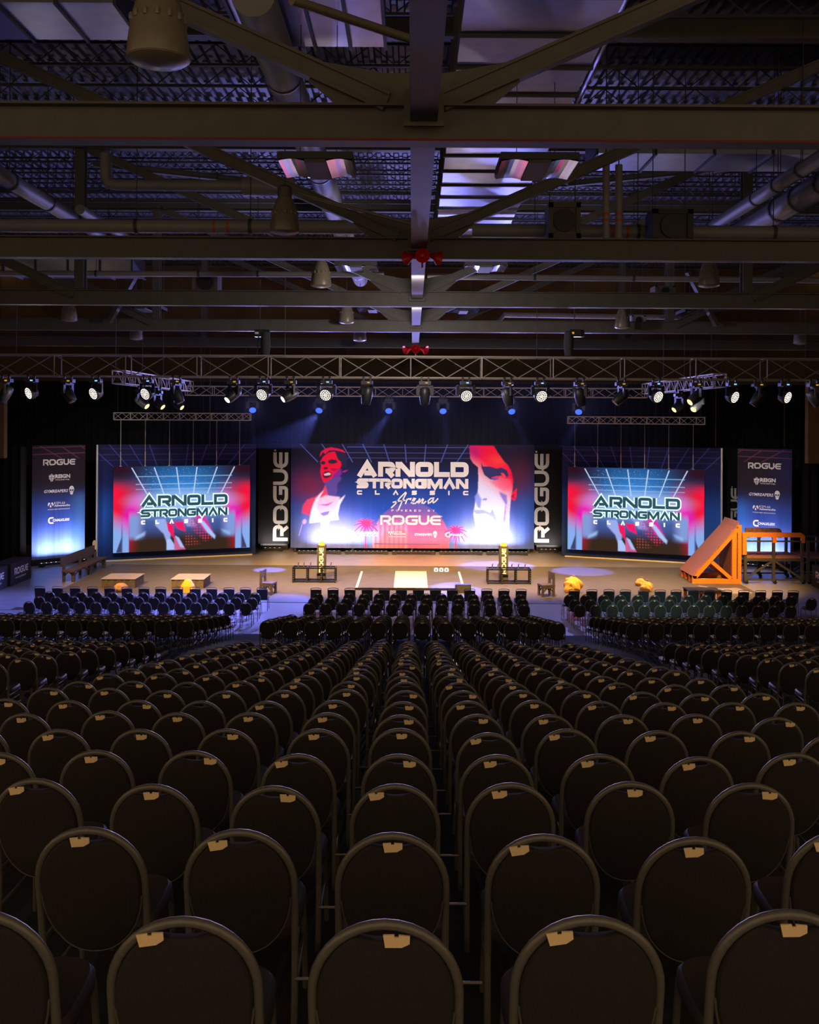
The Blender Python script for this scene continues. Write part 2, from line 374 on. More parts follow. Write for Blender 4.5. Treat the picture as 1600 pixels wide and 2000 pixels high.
t = thing('spiral_duct', 'long round white spiral duct running away overhead', 'duct', (-2.5, 16, CAMZ + 6.5))
MB().tube([(-2.5, 15, CAMZ + 6.5), (-2.5, 46, CAMZ + 6.5)], 0.34, 20).build('round_casing', 'pipe_white', t, smooth=True)
for i in range(8): MB().lathe([(0.35, 0), (0.362, 0.02), (0.362, 0.07), (0.35, 0.09)], 20, (-2.5, 18.5 + 3.6 * i, CAMZ + 6.5), (0, 1, 0), (False, False)).build('joint_ring', 'duct_metal', t, smooth=True)
# pipes
def pipe(label, pts, r, bands=(), hang=(), m='pipe_white', name='ceiling_pipe'):
    pts = [Vector(p) for p in pts]
    t = thing(name, label, 'pipe', pts[0])
    MB().tube(pts, r, 14).build('pipe_run', m, t, smooth=True)
    d = (pts[1] - pts[0]).normalized()
    for f in bands: MB().lathe([(r * 1.03, -0.03), (r * 1.03, 0.03)], 14, pts[0].lerp(pts[1], f), d).build('colour_band', 'pipe_band', t, smooth=True)
    for f in hang:
        c = pts[0].lerp(pts[1], f)
        h = MB().lathe([(r * 1.05, -0.04), (r * 1.12, -0.04), (r * 1.12, 0.04), (r * 1.05, 0.04)], 14, c, d, (False, False))
        h.tube([c + Vector((0, 0, r)), (c.x, c.y, DECK + 0.1)], 0.012, 6); h.build('hanger', 'joist_steel', t)
    return t
a, b = pw(-40, 440, 24.2), pw(727, 444, 24.2); pipe('thick white pipe crossing behind the second truss, the end by the mid bell lamp', [a, b], 0.17, (0.6, 0.635), (0.05, 0.4, 0.69))
a, b = pw(923, 450, 24.2), pw(1640, 456, 24.2); pipe('thick white pipe crossing behind the second truss, the end by the fan box', [a, b], 0.17, (0.38, 0.42), (0.21, 0.45, 0.82))
a, b = pw(-20, 534, 33), pw(750, 536, 33); pipe('grey pipe crossing behind the third truss, half nearer the dark fan', [a, b], 0.10, (), (0.27, 0.53, 0.68))
a, b = pw(835, 540, 33), pw(1640, 548, 33); pipe('grey pipe crossing behind the third truss, half under the bell lamp', [a, b], 0.10, (), (0.26, 0.5, 0.86))
a, b = pw(300, 571, 36), pw(760, 572, 36); pipe('thin brown pipe low behind the third truss past the dark fan', [a, b], 0.05, m='pipe_dark')
a, b = pw(885, 573, 36), pw(1420, 578, 36); pipe('thin brown pipe low behind the third truss past the air handler', [a, b], 0.05, m='pipe_dark')
a, b, c = pw(207, 300, 25.5), pw(207, 361, 25.5), pw(475, 363, 25.5); pipe('bent white pipe dropping then turning level, hung above the thick pipe', [a, a.lerp(b, 0.75), b + Vector((0.08, 0, 0.03)), b.lerp(c, 0.08), c], 0.15)
a, b = pw(475, 364, 25.5), pw(575, 365, 25.5); pipe('fat white sleeve continuing the bent pipe', [a, b], 0.25)
x, h = -9.5, CAMZ + 5.5
pipe('pale pipe sloping away along the far seats side', [(x, 20, h), (x, 29.5, h)], 0.2, (), (0.3, 0.55, 0.75))
pipe('second slimmer pale pipe beside the sloping one', [(x + 0.75, 25.5, h - 0.1), (x + 0.75, 31.5, h - 0.1)], 0.13, (), (0.4,))
pipe('slim pale pipe with chrome clips running away over the fan box', [(8.55, 19, h), (8.55, 28.6, h)], 0.17, (), (0.25, 0.4, 0.55, 0.92))
pipe('fat white pipe in segments beside the slim clipped pipe', [(9.35, 19, h - 0.15), (9.35, 29.0, h - 0.15)], 0.30, (), (0.3, 0.45, 0.58, 0.93))
for px, lb in ((768, 'first thin grey drop pipe with an orange band'), (818, 'second thin grey drop pipe with an orange band')):
    q = pw(800 + px / 2, 322, 23.6); q2 = pw(800 + px / 2, 478, 23.6)
    t = pipe(lb, [q, q2], 0.09, (0.62, 0.70), name='drop_pipe'); MB().tube([q - Vector((0, 0, 0.05)), (q.x, q.y, DECK + 0.1)], 0.014, 6).build('hanger', 'joist_steel', t)
a, b = pw(985, 615, 45), pw(1330, 620, 45); pipe('pale bent pipe behind the fourth truss', [pw(965, 640, 44), a, b], 0.12)
a, b = pw(570, 0, 9.5), pw(806, 78, 10.8); pipe('thin tan conduit slanting down to the centre beam', [a, b], 0.05, m='lamp_acrylic', name='conduit')
a, b = pw(548, 368, 20.5), pw(812, 440, 21.0); pipe('thin tan conduit slanting from the mid bell lamp', [a, b], 0.035, m='lamp_acrylic', name='conduit')
a, b = pw(1225, -10, 18), pw(1120, 215, 26); pipe('shiny pipe slanting away over the duct', [a, b], 0.07, m='duct_metal')

# ------------------------------------------------------------------ bell lamps, mirror fittings, horns, heaters
def bell_lamp(label, px, bot, y, W=0.62):
    q = pw(px, bot, y); s = W / 0.62
    t = thing('bell_lamp', label, 'hanging lamp', q, 'bell-shaped acrylic hall lamps')
    L = lambda prof, m, nm, cap=(False, False): MB().lathe([(r * s, h * s) for r, h in prof], 28, q, (0, 0, 1), cap).build(nm, m, t, smooth=True)
    L([(0.30, 0.02), (0.31, 0.05), (0.29, 0.25), (0.25, 0.48), (0.19, 0.68), (0.15, 0.74)], 'lamp_acrylic', 'shade')
    L([(0.0, -0.045), (0.14, -0.03), (0.26, 0.0), (0.31, 0.03)], 'lamp_acrylic', 'bottom_lens')
    L([(0.15, 0.72), (0.15, 0.95), (0.10, 1.0), (0.02, 1.02)], 'roof_steel', 'ballast_housing')
    b = MB()
    for i in range(14):
        a = 2 * math.pi * i / 14
        b.lathe([(0.0, -0.03), (0.024, -0.02), (0.03, 0.02), (0.02, 0.05)], 6, q + Vector((math.cos(a) * 0.262, math.sin(a) * 0.262, 0.40)) * s if False else q + Vector((math.cos(a) * 0.262 * s, math.sin(a) * 0.262 * s, 0.40 * s)), (0, 0, 1))
    b.build('rim_knuckle_trim', 'lamp_acrylic', t, smooth=True)
    MB().tube([q + Vector((0, 0, 1.0 * s)), (q.x, q.y, CAMZ + 6.25 if -2.83 < q.x < -2.17 and q.y > 15 else DECK + 0.1)], 0.012, 6).build('cord', 'joist_steel', t)
    return t
bell_lamp('biggest bell lamp, close overhead at the top of the view', 309, 122, 9.65)
bell_lamp('bell lamp hanging just in front of the second truss', 556, 456, 20.3)
bell_lamp('bell lamp hanging in front of the third truss', 627, 560, 28.7)
bell_lamp('small bell lamp below the fourth truss near centre', 677, 631, 38.8)
bell_lamp('tiny pale bell lamp above the stage truss near centre', 703, 666, 45)
bell_lamp('bell lamp under the violet-lit diagonal of the fourth truss', 135, 627, 38)
bell_lamp('tiny bright bell lamp above the end of the stage truss', 266, 663, 45)
bell_lamp('bell lamp beside the lit slanting member of the third truss', 1385, 560, 28.7)
bell_lamp('pale bell lamp near the small framed fan box', 1216, 641, 38.8)
bell_lamp('pale bell lamp at the extreme end of the last truss', 1563, 672, 45)
def mirror_fitting(label, px, py, y, W):
    q = pw(px, py, y); t = thing('mirror_light_fitting', label, 'ceiling light', q, 'open mirror light fittings')
    hw = W / 2; dpt = W * 0.95
    for s in (-1, 1):
        m = MB(); x0, x1 = s * hw * 0.30, s * hw * 0.98
        N = 6
        for i in range(N):
            f0, f1 = i / N, (i + 1) / N
            g = lambda f: (x0 + (x1 - x0) * f, -0.035 + 0.035 * math.sin(math.pi * f))
            (xa, za), (xb, zb) = g(f0), g(f1)
            vs = [q + Vector((xa, -dpt / 2, za)), q + Vector((xb, -dpt / 2, zb)), q + Vector((xb, dpt / 2, zb)), q + Vector((xa, dpt / 2, za))]
            m.add(vs, [(0, 1, 2, 3)])
        m.build('mirror_reflector', 'mirror', t, smooth=True)
    MB().bx(q.x - hw * 0.29, q.x + hw * 0.29, q.y - dpt / 2, q.y + dpt / 2, q.z - 0.06, q.z + 0.10).build('ballast_box', 'roof_steel', t)
    f = MB(); f.bx(q.x - hw, q.x + hw, q.y - dpt / 2 - 0.03, q.y - dpt / 2, q.z, q.z + 0.11); f.bx(q.x - hw, q.x + hw, q.y + dpt / 2, q.y + dpt / 2 + 0.03, q.z, q.z + 0.11)
    f.bx(q.x - hw, q.x - hw + 0.02, q.y - dpt / 2, q.y + dpt / 2, q.z, q.z + 0.11); f.bx(q.x + hw - 0.02, q.x + hw, q.y - dpt / 2, q.y + dpt / 2, q.z, q.z + 0.11)
    f.bx(q.x - hw, q.x + hw, q.y - dpt / 2, q.y + dpt / 2, q.z + 0.11, q.z + 0.13)
    f.build('housing_frame', 'joist_steel', t)
    h = MB()
    for s in (-1, 1): h.tube([q + Vector((s * hw * 0.5, 0, 0.12)), (q.x + s * hw * 0.5, q.y, CAMZ + 6.0 if 0.7 < q.x < 3.0 and q.y < 33.5 else (CAMZ + 7.0 if q.y < 18 else DECK + 0.1))], 0.008, 5)
    h.build('hanger_wire', 'joist_steel', t)
mirror_fitting('large mirror light fitting behind the first truss, on the side of the spiral duct', 622, 328, 17.4, 1.3)
mirror_fitting('large mirror light fitting behind the first truss, beneath the broad shiny duct', 1046, 330, 17.4, 1.35)
mirror_fitting('mirror light fitting below the second truss near a bell lamp', 697, 524, 30.2, 1.3)
mirror_fitting('mirror light fitting below the second truss by the red horns', 947, 524, 30.2, 1.3)
mirror_fitting('small mirror light fitting below the third truss near a bell lamp', 728, 606, 43, 1.3)
mirror_fitting('small mirror light fitting below the third truss beyond the red horns', 905, 608, 43, 1.3)
mirror_fitting('small mirror light fitting below the third truss, far end with the violet diagonal', 282, 604, 42, 1.6)
mirror_fitting('small mirror light fitting below the third truss over the orange ramp side', 1365, 612, 42, 1.6)
def horns(label, px, py, y, s):
    q = pw(px, py, y); t = thing('horn_cluster', label, 'siren', q)
    MB().box(q + Vector((0, 0.06 * s, 0.02 * s)), (0.22 * s, 0.16 * s, 0.24 * s)).build('siren_body', 'red_paint', t)
    for dx in (-1, 0, 1):
        d = Vector((dx * 0.85, -0.75 if dx == 0 else -0.5, -0.15 if dx == 0 else -0.3)).normalized()
        o = q + Vector((dx * 0.1 * s, -0.03 * s, 0.02 * s))
        MB().lathe([(0.035 * s, 0), (0.05 * s, 0.12 * s), (0.10 * s, 0.26 * s), (0.18 * s, 0.38 * s), (0.185 * s, 0.40 * s), (0.15 * s, 0.37 * s), (0.04 * s, 0.2 * s)], 18, o, d, (True, True)).build('horn', 'red_paint', t, smooth=True)
    MB().box(q + Vector((0, 0.05 * s, -0.2 * s)), (0.05 * s, 0.05 * s, 0.2 * s)).build('bracket', 'red_paint', t)
horns('dark red horn cluster on the second truss', 825, 500, 21.28, 0.85)
horns('bright red horn cluster on the last truss above the stage', 812, 680, 48.62, 1.25)
def heater(label, px0, px1, py0, py1, y, m='roof_steel'):
    a, b = pw(px0, py1, y), pw(px1, py0, y); cx = (a.x + b.x) / 2; cz = (a.z + b.z) / 2; w = b.x - a.x; h = b.z - a.z
    t = thing('unit_heater', label, 'heater', (cx, y, a.z))
    MB().bx(a.x, b.x, y + 0.05, y + 0.75, a.z, b.z).build('cabinet', m, t)
    f = MB()
    for x0, x1, z0, z1 in ((a.x, b.x, a.z, a.z + h * .14), (a.x, b.x, b.z - h * .14, b.z), (a.x, a.x + w * .14, a.z, b.z), (b.x - w * .14, b.x, a.z, b.z)): f.bx(x0, x1, y, y + 0.05, z0, z1)
    f.build('front_frame', m, t)
    MB().lathe([(0.03, 0), (min(w, h) * 0.36, 0), (min(w, h) * 0.36, 0.03)], 20, (cx, y + 0.02, cz), (0, -1, 0)).build('fan', 'black_metal', t)
    g = MB()
    for s in (-1, 1): g.tube([(cx + s * w * .4, y + 0.4, b.z), (cx + s * w * .4, y + 0.4, DECK + 0.1)], 0.012, 5)
    g.build('hanger_rod', 'joist_steel', t)
heater('square unit heater box hung by the two drop pipes', 1072, 1135, 395, 465, 23.3, 'roof_steel')
heater('big dark round-fan heater hung beyond the drop pipes', 1275, 1355, 408, 474, 23.0, 'black_metal')
heater('dark unit heater under the second truss beside the grey pipe', 375, 425, 530, 573, 33.6, 'pipe_dark')
heater('small framed fan box behind the pale bell lamp', 1234, 1262, 616, 634, 42, 'pipe_white')
heater('air handler with a round intake above the brown pipe', 1280, 1320, 558, 578, 34.5, 'pipe_dark')
# ------------------------------------------------------------------ drapes, lighting trusses and heads
def drape(label, x0, x1, y, z0, z1, amp=0.09, per=0.42):
    m = MB(); N = int((x1 - x0) / per * 6); xs = [x0 + (x1 - x0) * i / N for i in range(N + 1)]
    fy = lambda x: y + amp * math.sin(2 * math.pi * x / per) + 0.04 * math.sin(x * 2.3)
    m.add([(x, fy(x), z) for z in (z0, z1) for x in xs] + [(x, fy(x) + 0.02, z) for z in (z0, z1) for x in xs],
          [(i, i + 1, N + 2 + i, N + 1 + i) for i in range(N)] + [(2 * N + 2 + i + 1, 2 * N + 2 + i, 3 * N + 3 + i, 3 * N + 4 + i) for i in range(N)])
    o = m.build('black_drape', 'drape_black', origin=((x0 + x1) / 2, y, z0), smooth=True)
    return tag(o, label, 'curtain')
drape('wide pleated black curtain hanging behind the whole stage set', -24.5, 24.5, 56.6, 0.0, 9.55)
drape('black side curtain beside the sponsor banner above the covered tables', -24.5, -19.2, 48.3, 0.0, 6.0)
drape('black side curtain beyond the orange-railed platform', 19.3, 24.5, 48.3, 0.0, 6.0)

def truss(label, p, q, w, h, r=0.028, bay=None, group=None, slings=(0.03, 0.35, 0.65, 0.97), m='truss_alloy'):
    """four-chord box truss whose axis runs p -> q at mid height"""
    p, q = Vector(p), Vector(q); d = q - p; L = d.length; d.normalize(); up = Vector((0, 0, 1)); sd = d.cross(up).normalized()
    t = thing('lighting_truss', label, 'truss', p, group)
    cor = [sd * (i * w / 2) + up * (j * h / 2) for i, j in ((-1, -1), (-1, 1), (1, 1), (1, -1))]
    for c in cor: MB().tube([p + c, q + c], r, 8).build('chord', m, t, smooth=True)
    n = max(2, round(L / (bay or h))); lt = MB()
    for k in range(n + 1):
        b = p + d * (L * k / n)
        for i in range(4):
            if k % 2 == 0 or k == n: lt.tube([b + cor[i], b + cor[(i + 1) % 4]], r * 0.7, 5)
    for k in range(n):
        b0, b1 = p + d * (L * k / n), p + d * (L * (k + 1) / n)
        for i in range(4):
            a, c = cor[i], cor[(i + 1) % 4]
            if k % 2: a, c = c, a
            lt.tube([b0 + a, b1 + c], r * 0.6, 5)
    lt.build('bracing_lattice', m, t, smooth=True)
    e = MB()
    for b in (p, q):
        for i in range(4): e.tube([b + cor[i], b + cor[(i + 1) % 4]], r, 6)
    e.build('end_frame', m, t)
    for f in slings:
        b = p + d * (L * f)
        MB().tube([b + cor[1] * 0.9, (b.x + cor[1].x * 0.9, b.y + cor[1].y * 0.9, DECK + 0.1)], 0.012, 5).build('hanging_sling', 'joist_steel', t)
    return t
a, b = pw(-25, 714, YT), pw(1630, 714, YT); a.z = b.z = pw(806, 718, YT).z
truss('long front lighting truss across the hall carrying the moving heads', a, b, 0.76, 0.80, 0.032, 1.35, m='truss_alloy_dim')
TBOT = (a.z + b.z) / 2 - 0.42
a, b = pw(364, 765, YB), pw(1262, 765, YB); a.z = b.z = pw(806, 765.5, YB).z; RBOT = a.z - 0.23
truss('rear lighting truss over the stage, brightly lit, carrying the blue heads', a, b, 0.5, 0.46, 0.026, 0.7)
truss('side lighting truss linking the front and rear trusses over the bench', (-11.4, YT + 0.7, 9.05), (-11.4, YB - 0.6, 9.05), 0.5, 0.5, 0.026, 0.7)
truss('side lighting truss linking the front and rear trusses over the orange ramp', (11.9, YT + 0.7, 9.05), (11.9, YB - 0.6, 9.05), 0.5, 0.5, 0.026, 0.7)
ul = (PL1 - PL0).normalized(); nl = Vector((ul.y, -ul.x, 0)); ur = (PR1 - PR0).normalized(); nr = Vector((ur.y, -ur.x, 0))
SL0, SL1 = PL0 + ul * 0.78 + nl * 0.5, PL0 + ul * 7.85 + nl * 0.5
SR0, SR1 = PR0 + ur * 0.42 + nr * 0.5, PR0 + ur * 7.5 + nr * 0.5
truss('short truss holding the hanging video screen on the bench side', SL0 + Vector((0, 0, 7.52)), SL1 + Vector((0, 0, 7.52)), 0.34, 0.36, 0.024, 0.42)
truss('short truss holding the hanging video screen behind the orange ramp', SR0 + Vector((0, 0, 7.45)), SR1 + Vector((0, 0, 7.45)), 0.34, 0.36, 0.024, 0.42)

def dirv(*d): return Vector(d).normalized()
def fixture(label, hang, d, kind, lens='off', disp='display_amber', s=1.0, group=None):
    """a moving head: hang = point on the truss underside, d = where the head looks"""
    hang = Vector(hang); d = dirv(*d)
    nm = {'wash': 'wash_head', 'spot': 'spot_head', 'blue': 'par_head'}[kind]
    t = thing(nm, label, 'stage light', hang, group)
    c = MB()
    for k in (-1, 1): c.box(hang + Vector((k * 0.13 * s, 0, -0.05 * s)), (0.05 * s, 0.09 * s, 0.14 * s)); c.tube([hang + Vector((k * 0.13 * s, -0.05, 0.01)), hang + Vector((k * 0.13 * s, 0.05, 0.01))], 0.045 * s, 8)
    if disp is None: c.box(hang + Vector((0, 0, -0.04 * s)), (0.10 * s, 0.32 * s, 0.12 * s))
    c.build('clamp', 'black_metal', t)
    b = MB(); b.box(hang + Vector((0, 0, -0.19 * s)), (0.44 * s, 0.34 * s, 0.13 * s)); b.box(hang + Vector((0, 0, -0.27 * s)), (0.22 * s, 0.22 * s, 0.05 * s))
    base = b.build('base', 'black_plastic', t)
    if disp: tag(MB().box(hang + Vector((0.06 * s, -0.173 * s, -0.19 * s)), (0.10 * s, 0.008, 0.05 * s)).build('display', disp, base), 'small lit display')
    hc = hang + Vector((0, 0, -0.66 * s))
    horiz = Vector((d.x, d.y, 0))
    horiz = horiz.normalized() if horiz.length > 0.05 else Vector((0, -1, 0))
    side = Vector((-horiz.y, horiz.x, 0))
    R0 = {'wash': 0.27, 'spot': 0.20, 'blue': 0.19}[kind] * s
    y = MB()
    y.bar(hang + Vector((0, 0, -0.31 * s)) - side * (R0 + 0.08 * s), hang + Vector((0, 0, -0.31 * s)) + side * (R0 + 0.08 * s), 0.14 * s, 0.07 * s)
    for k in (-1, 1): y.bar(hang + Vector((0, 0, -0.31 * s)) + side * (k * (R0 + 0.06 * s)), hc + side * (k * (R0 + 0.06 * s)), 0.14 * s, 0.06 * s, up=horiz)
    y.build('yoke', 'black_plastic', t)
    if kind == 'wash': prof = [(0.12, -0.24), (0.22, -0.18), (0.265, -0.02), (0.275, 0.10), (0.26, 0.13)]; lr, lz = 0.235, 0.132
    elif kind == 'spot': prof = [(0.12, -0.30), (0.185, -0.24), (0.21, -0.05), (0.195, 0.16), (0.165, 0.34), (0.15, 0.36)]; lr, lz = 0.125, 0.362
    else: prof = [(0.10, -0.20), (0.17, -0.14), (0.19, 0.0), (0.195, 0.10), (0.185, 0.13)]; lr, lz = 0.17, 0.132
    hd = MB().lathe([(r * s, z * s) for r, z in prof], 24, hc, d).build('head', 'black_plastic', t, smooth=True)
    if kind == 'wash' and lens != 'off':
        MB().lathe([(0.0, lz * s), (lr * s, lz * s)], 24, hc, d, (False, False)).build('lens_plate', 'glass_dark', hd)
        m = MB(); fa, fb = m.frame(d); cells = [(0, 0)] + [(k * 0.0355 * 1.9, 2 * math.pi * j / (6 * k)) for k in (1, 2, 3) for j in range(6 * k)]
        for rr, an in cells:
            m.lathe([(0.0, 0.006), (0.0235 * s, 0.004)], 8, hc + d * (lz * s) + (fa * math.cos(an) + fb * math.sin(an)) * (rr * s), d, (False, False))
        m.build('led_lens_pattern', lens, hd)
    else:
        MB().lathe([(0.0, (lz + 0.012) * s), (lr * 0.7 * s, (lz + 0.008) * s), (lr * s, lz * s)], 20, hc, d, (False, False)).build('lens', 'glass_dark' if lens == 'off' else lens, hd, smooth=True)
    return t
FG = 'moving heads on the front truss'
def hang_at(px, py, y, dz=0.0): q = pw(px, py, y); return Vector((q.x, y, q.z + dz))
wash_px = [(65, 763), (190, 765), (290, 765), (515, 767), (638, 769), (910, 772), (1055, 771), (1280, 776), (1428, 778), (1530, 779)]
for i, (px, py) in enumerate(wash_px):
    sgn = (px - 806) / 800
    d = (0.75 * sgn + (0.1 if px > 806 else -0.1), -1.0, -0.42)
    q = hang_at(px, py, YT); dd = dirv(*d)
    q = q - dd * 0.13 + Vector((0, 0, 0.66 * 0.95)); q.z = TBOT + 0.0 if abs(q.z - TBOT) < 0.35 else q.z
    fixture('lit white wash light with a round dotted lens, %s of ten along the front truss' % ORD[i + 1], (q.x, YT - 0.38, TBOT + 0.015), d, 'wash', 'glow_white', 'display_blue', 0.95, FG)
spot_px = [(20, (-0.5, -0.1, -1), 'off'), (140, (0.6, -0.15, -0.9), 'off'), (350, (0.5, -0.1, -1), 'off'), (460, (-0.55, -0.55, -0.6), 'glow_white'), (570, (-0.8, -0.5, -0.55), 'glow_white'),
           (718, (-0.12, 0.1, -1), 'off'), (830, (0.0, 0.1, -1), 'off'), (990, (0.25, 0.1, -1), 'off'), (1130, (0.2, 0.2, -1), 'off'), (1210, (-0.7, -0.1, -0.7), 'off'), (1355, (-0.8, -0.3, -0.6), 'glow_amber'), (1475, (-0.5, 0.1, -0.8), 'off'), (1582, (0.5, -0.1, -0.9), 'off')]
for i, (px, d, ln) in enumerate(spot_px):
    st = {'off': 'unlit black spot head', 'glow_white': 'black spot head with a small bright lens', 'glow_amber': 'black spot head with an amber-edged lens'}[ln]
    fixture('%s, %s of thirteen along the front truss' % (st, ORD[i + 1]), (hang_at(px, 740, YT).x, YT - 0.38, TBOT + 0.015), d, 'spot', ln, 'display_amber', 1.0, FG)
for i, (px, y, d) in enumerate(((203, 40.0, (0.75, -0.3, -0.6)), (236, 42.5, (0.75, -0.25, -0.6)), (268, 46, (0.75, -0.25, -0.55)), (1388, 42.5, (-0.75, -0.3, -0.6)), (1402, 39.8, (-0.6, -0.5, -0.6)))):
    fixture('black spot head with a warm lens, %s of five on the side trusses' % ORD[i + 1], (-11.15 if px < 800 else 11.65, y, 8.762), d, 'spot', 'glow_amber', None, 0.95, 'spot heads on the side trusses')
for i, (px, py) in enumerate(((495, 793), (625, 796), (760, 797), (865, 799), (998, 800), (1129, 797))):
    q = pw(px, py, YB)
    fixture('glowing blue stage light, %s of six along the rear truss' % ORD[i + 1], (q.x, YB - 0.25, RBOT - 0.02), ((px - 806) / 1500 * (-1 if px in (495, 1129) else 1), -1, -0.75), 'blue', 'glow_blue', None, 1.0, 'blue lights on the rear truss')
# chain hoists above the front truss
def hoist(label, px, y):
    q = pw(px, 652, y); t = thing('chain_hoist', label, 'hoist', (q.x, q.y, TBOT + 0.85))
    m = MB(); m.box(q + Vector((0.02, 0, 0.02)), (0.42, 0.3, 0.28)); m.lathe([(0.05, 0), (0.14, 0.02), (0.14, 0.16), (0.05, 0.18)], 14, q + Vector((0.2, 0, 0.02)), (1, 0, 0)); m.build('motor_body', 'black_metal', t, smooth=False)
    m = MB(); b0 = q + Vector((-0.22 if px > 806 else 0.22, -0.05, 0))
    m.lathe([(0.10, 0.1), (0.16, 0.05), (0.19, -0.4), (0.15, -0.85), (0.05, -0.9)], 12, b0, (0, 0, 1), (True, True)); m.build('chain_bag', 'cloth_black', t, smooth=True)
    MB().tube([q + Vector((0, 0, 0.1)), (q.x, q.y, CAMZ + 5.2)], 0.018, 6).build('chain', 'joist_steel', t)
    MB().tube([q + Vector((-0.05, 0, -0.1)), (q.x - 0.12, q.y, TBOT + 0.85)], 0.022, 6).build('load_hook', 'black_metal', t)
    MB().box(q + Vector((-0.1, -0.155, 0.02)), (0.14, 0.01, 0.08)).build('maker_plate', 'display_amber' if px > 806 else 'print_grey', t)
hoist('black chain hoist with a hanging cloth bag, above the lit head near the bench-side screen', 508, YT)
hoist('black chain hoist with a hanging cloth bag, its plate amber, toward the orange ramp side', 1122, YT)
# hanging cables from trusses
for px, lb in ((410, 'thin orange-brown cable hanging beside the bench-side video screen'), (1398, 'thin pale cable dropping at the end of the short truss'), (1532, 'thin brown cable hanging by the tan wall panel')):
    q, q2 = pw(px, 760, 49.0), pw(px, 872, 49.0); q.z = DECK + 0.1
    tag(MB().tube([q, q2], 0.012, 6).build('hanging_cable', 'wall_brown', origin=q2), lb, 'cable')

# ------------------------------------------------------------------ flat art on a fine coloured grid
def polymask(X, Y, pts):
    inside = np.zeros(X.shape, bool); n = len(pts)
    for i in range(n):
        x0, y0 = pts[i]; x1, y1 = pts[(i + 1) % n]
        if y0 == y1: continue
        c = ((Y < y0) != (Y < y1)) & (X < (x1 - x0) * (Y - y0) / (y1 - y0) + x0)
        inside ^= c
    return inside.astype(float)
def blur(a, r):
    if r < 0.4: return a
    n = int(3 * r) + 1; k = np.exp(-0.5 * (np.arange(-n, n + 1) / r) ** 2); k /= k.sum()
    for ax in (0, 1):
        p = np.pad(a, [(n, n) if i == ax else (0, 0) for i in range(2)], mode='edge')
        a = np.apply_along_axis(lambda v: np.convolve(v, k, 'valid'), ax, p)
    return a
def sst(a, b, x): t = np.clip((x - a) / (b - a), 0, 1); return t * t * (3 - 2 * t)
class Art:
    def __init__(s, nx, ny, x0, x1, y0, y1):
        s.nx, s.ny = nx, ny; s.X, s.Y = np.meshgrid(np.linspace(x0, x1, nx), np.linspace(y0, y1, ny)); s.C = np.zeros((ny, nx, 3)); s.k = (x1 - x0) / (nx - 1)
        s.rs = np.random.RandomState(3)
    def over(s, m, c): s.C = s.C * (1 - m[..., None]) + np.asarray(c) * m[..., None]
    def addc(s, m, c): s.C = s.C + np.asarray(c) * m[..., None]
    def poly(s, pts, c, soft=0.6, a=1.0): s.over(np.clip(blur(polymask(s.X, s.Y, pts), soft / s.k) * a, 0, 1), c)
    def ell(s, cx, cy, rx, ry, c, soft=0.25, a=1.0, rot=0):
        cr, sr = math.cos(rot), math.sin(rot); dx, dy = s.X - cx, s.Y - cy
        d = np.sqrt(((dx * cr + dy * sr) / rx) ** 2 + ((dy * cr - dx * sr) / ry) ** 2); s.over((1 - sst(1 - soft, 1 + soft, d)) * a, c)
    def seg(s, p, q, w, c, a=1.0, add=False):
        px, py = p; dx, dy = q[0] - px, q[1] - py; t = np.clip(((s.X - px) * dx + (s.Y - py) * dy) / (dx * dx + dy * dy + 1e-9), 0, 1)
        d = np.hypot(s.X - px - t * dx, s.Y - py - t * dy); m = (1 - sst(w * 0.35, w, d)) * a
        (s.addc if add else s.over)(m, c)
    def streaks(s, amt, y0, y1):
        col = np.cumsum(s.rs.randn(s.nx)); col = col - np.convolve(np.pad(col, 30, 'edge'), np.ones(61) / 61, 'valid'); col = col / (np.abs(col).max() + 1e-6)
        s.C *= 1 + (amt * col[None, :] * sst(y0, y1, s.Y))[..., None]
def art_object(name, art, TL, TR, BL, m, parent=None, off=0.0, thick=0.05, label=None):
    """the painted face: a dense grid on the front of a thin board"""
    TL, TR, BL = Vector(TL), Vector(TR), Vector(BL); u = TR - TL; v = BL - TL; n = v.cross(u).normalized(); org = parent_world(parent) if parent else TL
    nx, ny = art.nx, art.ny
    U, V = np.meshgrid(np.linspace(0, 1, nx), np.linspace(0, 1, ny))
    co = (np.array(TL + n * off - org)[None, :] + U.reshape(-1, 1) * np.array(u)[None, :] + V.reshape(-1, 1) * np.array(v)[None, :])
    idx = np.arange(nx * ny).reshape(ny, nx); q = np.stack([idx[:-1, :-1], idx[1:, :-1], idx[1:, 1:], idx[:-1, 1:]], -1).reshape(-1)
    me = bpy.data.meshes.new(name); nq = (nx - 1) * (ny - 1)
    me.vertices.add(nx * ny); me.vertices.foreach_set('co', co.astype(np.float32).ravel())
    me.loops.add(nq * 4); me.loops.foreach_set('vertex_index', q.astype(np.int32)); me.polygons.add(nq); me.polygons.foreach_set('loop_start', (np.arange(nq) * 4).astype(np.int32))
    me.update(calc_edges=True)
    at = me.attributes.new('art', 'FLOAT_COLOR', 'POINT'); c4 = np.ones((nx * ny, 4), np.float32); c4[:, :3] = np.clip(art.C.reshape(-1, 3), 0, 20); at.data.foreach_set('color', c4.ravel())
    me.materials.append(M[m]); o = bpy.data.objects.new(name, me); COL.objects.link(o)
    if parent: o.parent = parent
    if label: o['label'] = label
    return o

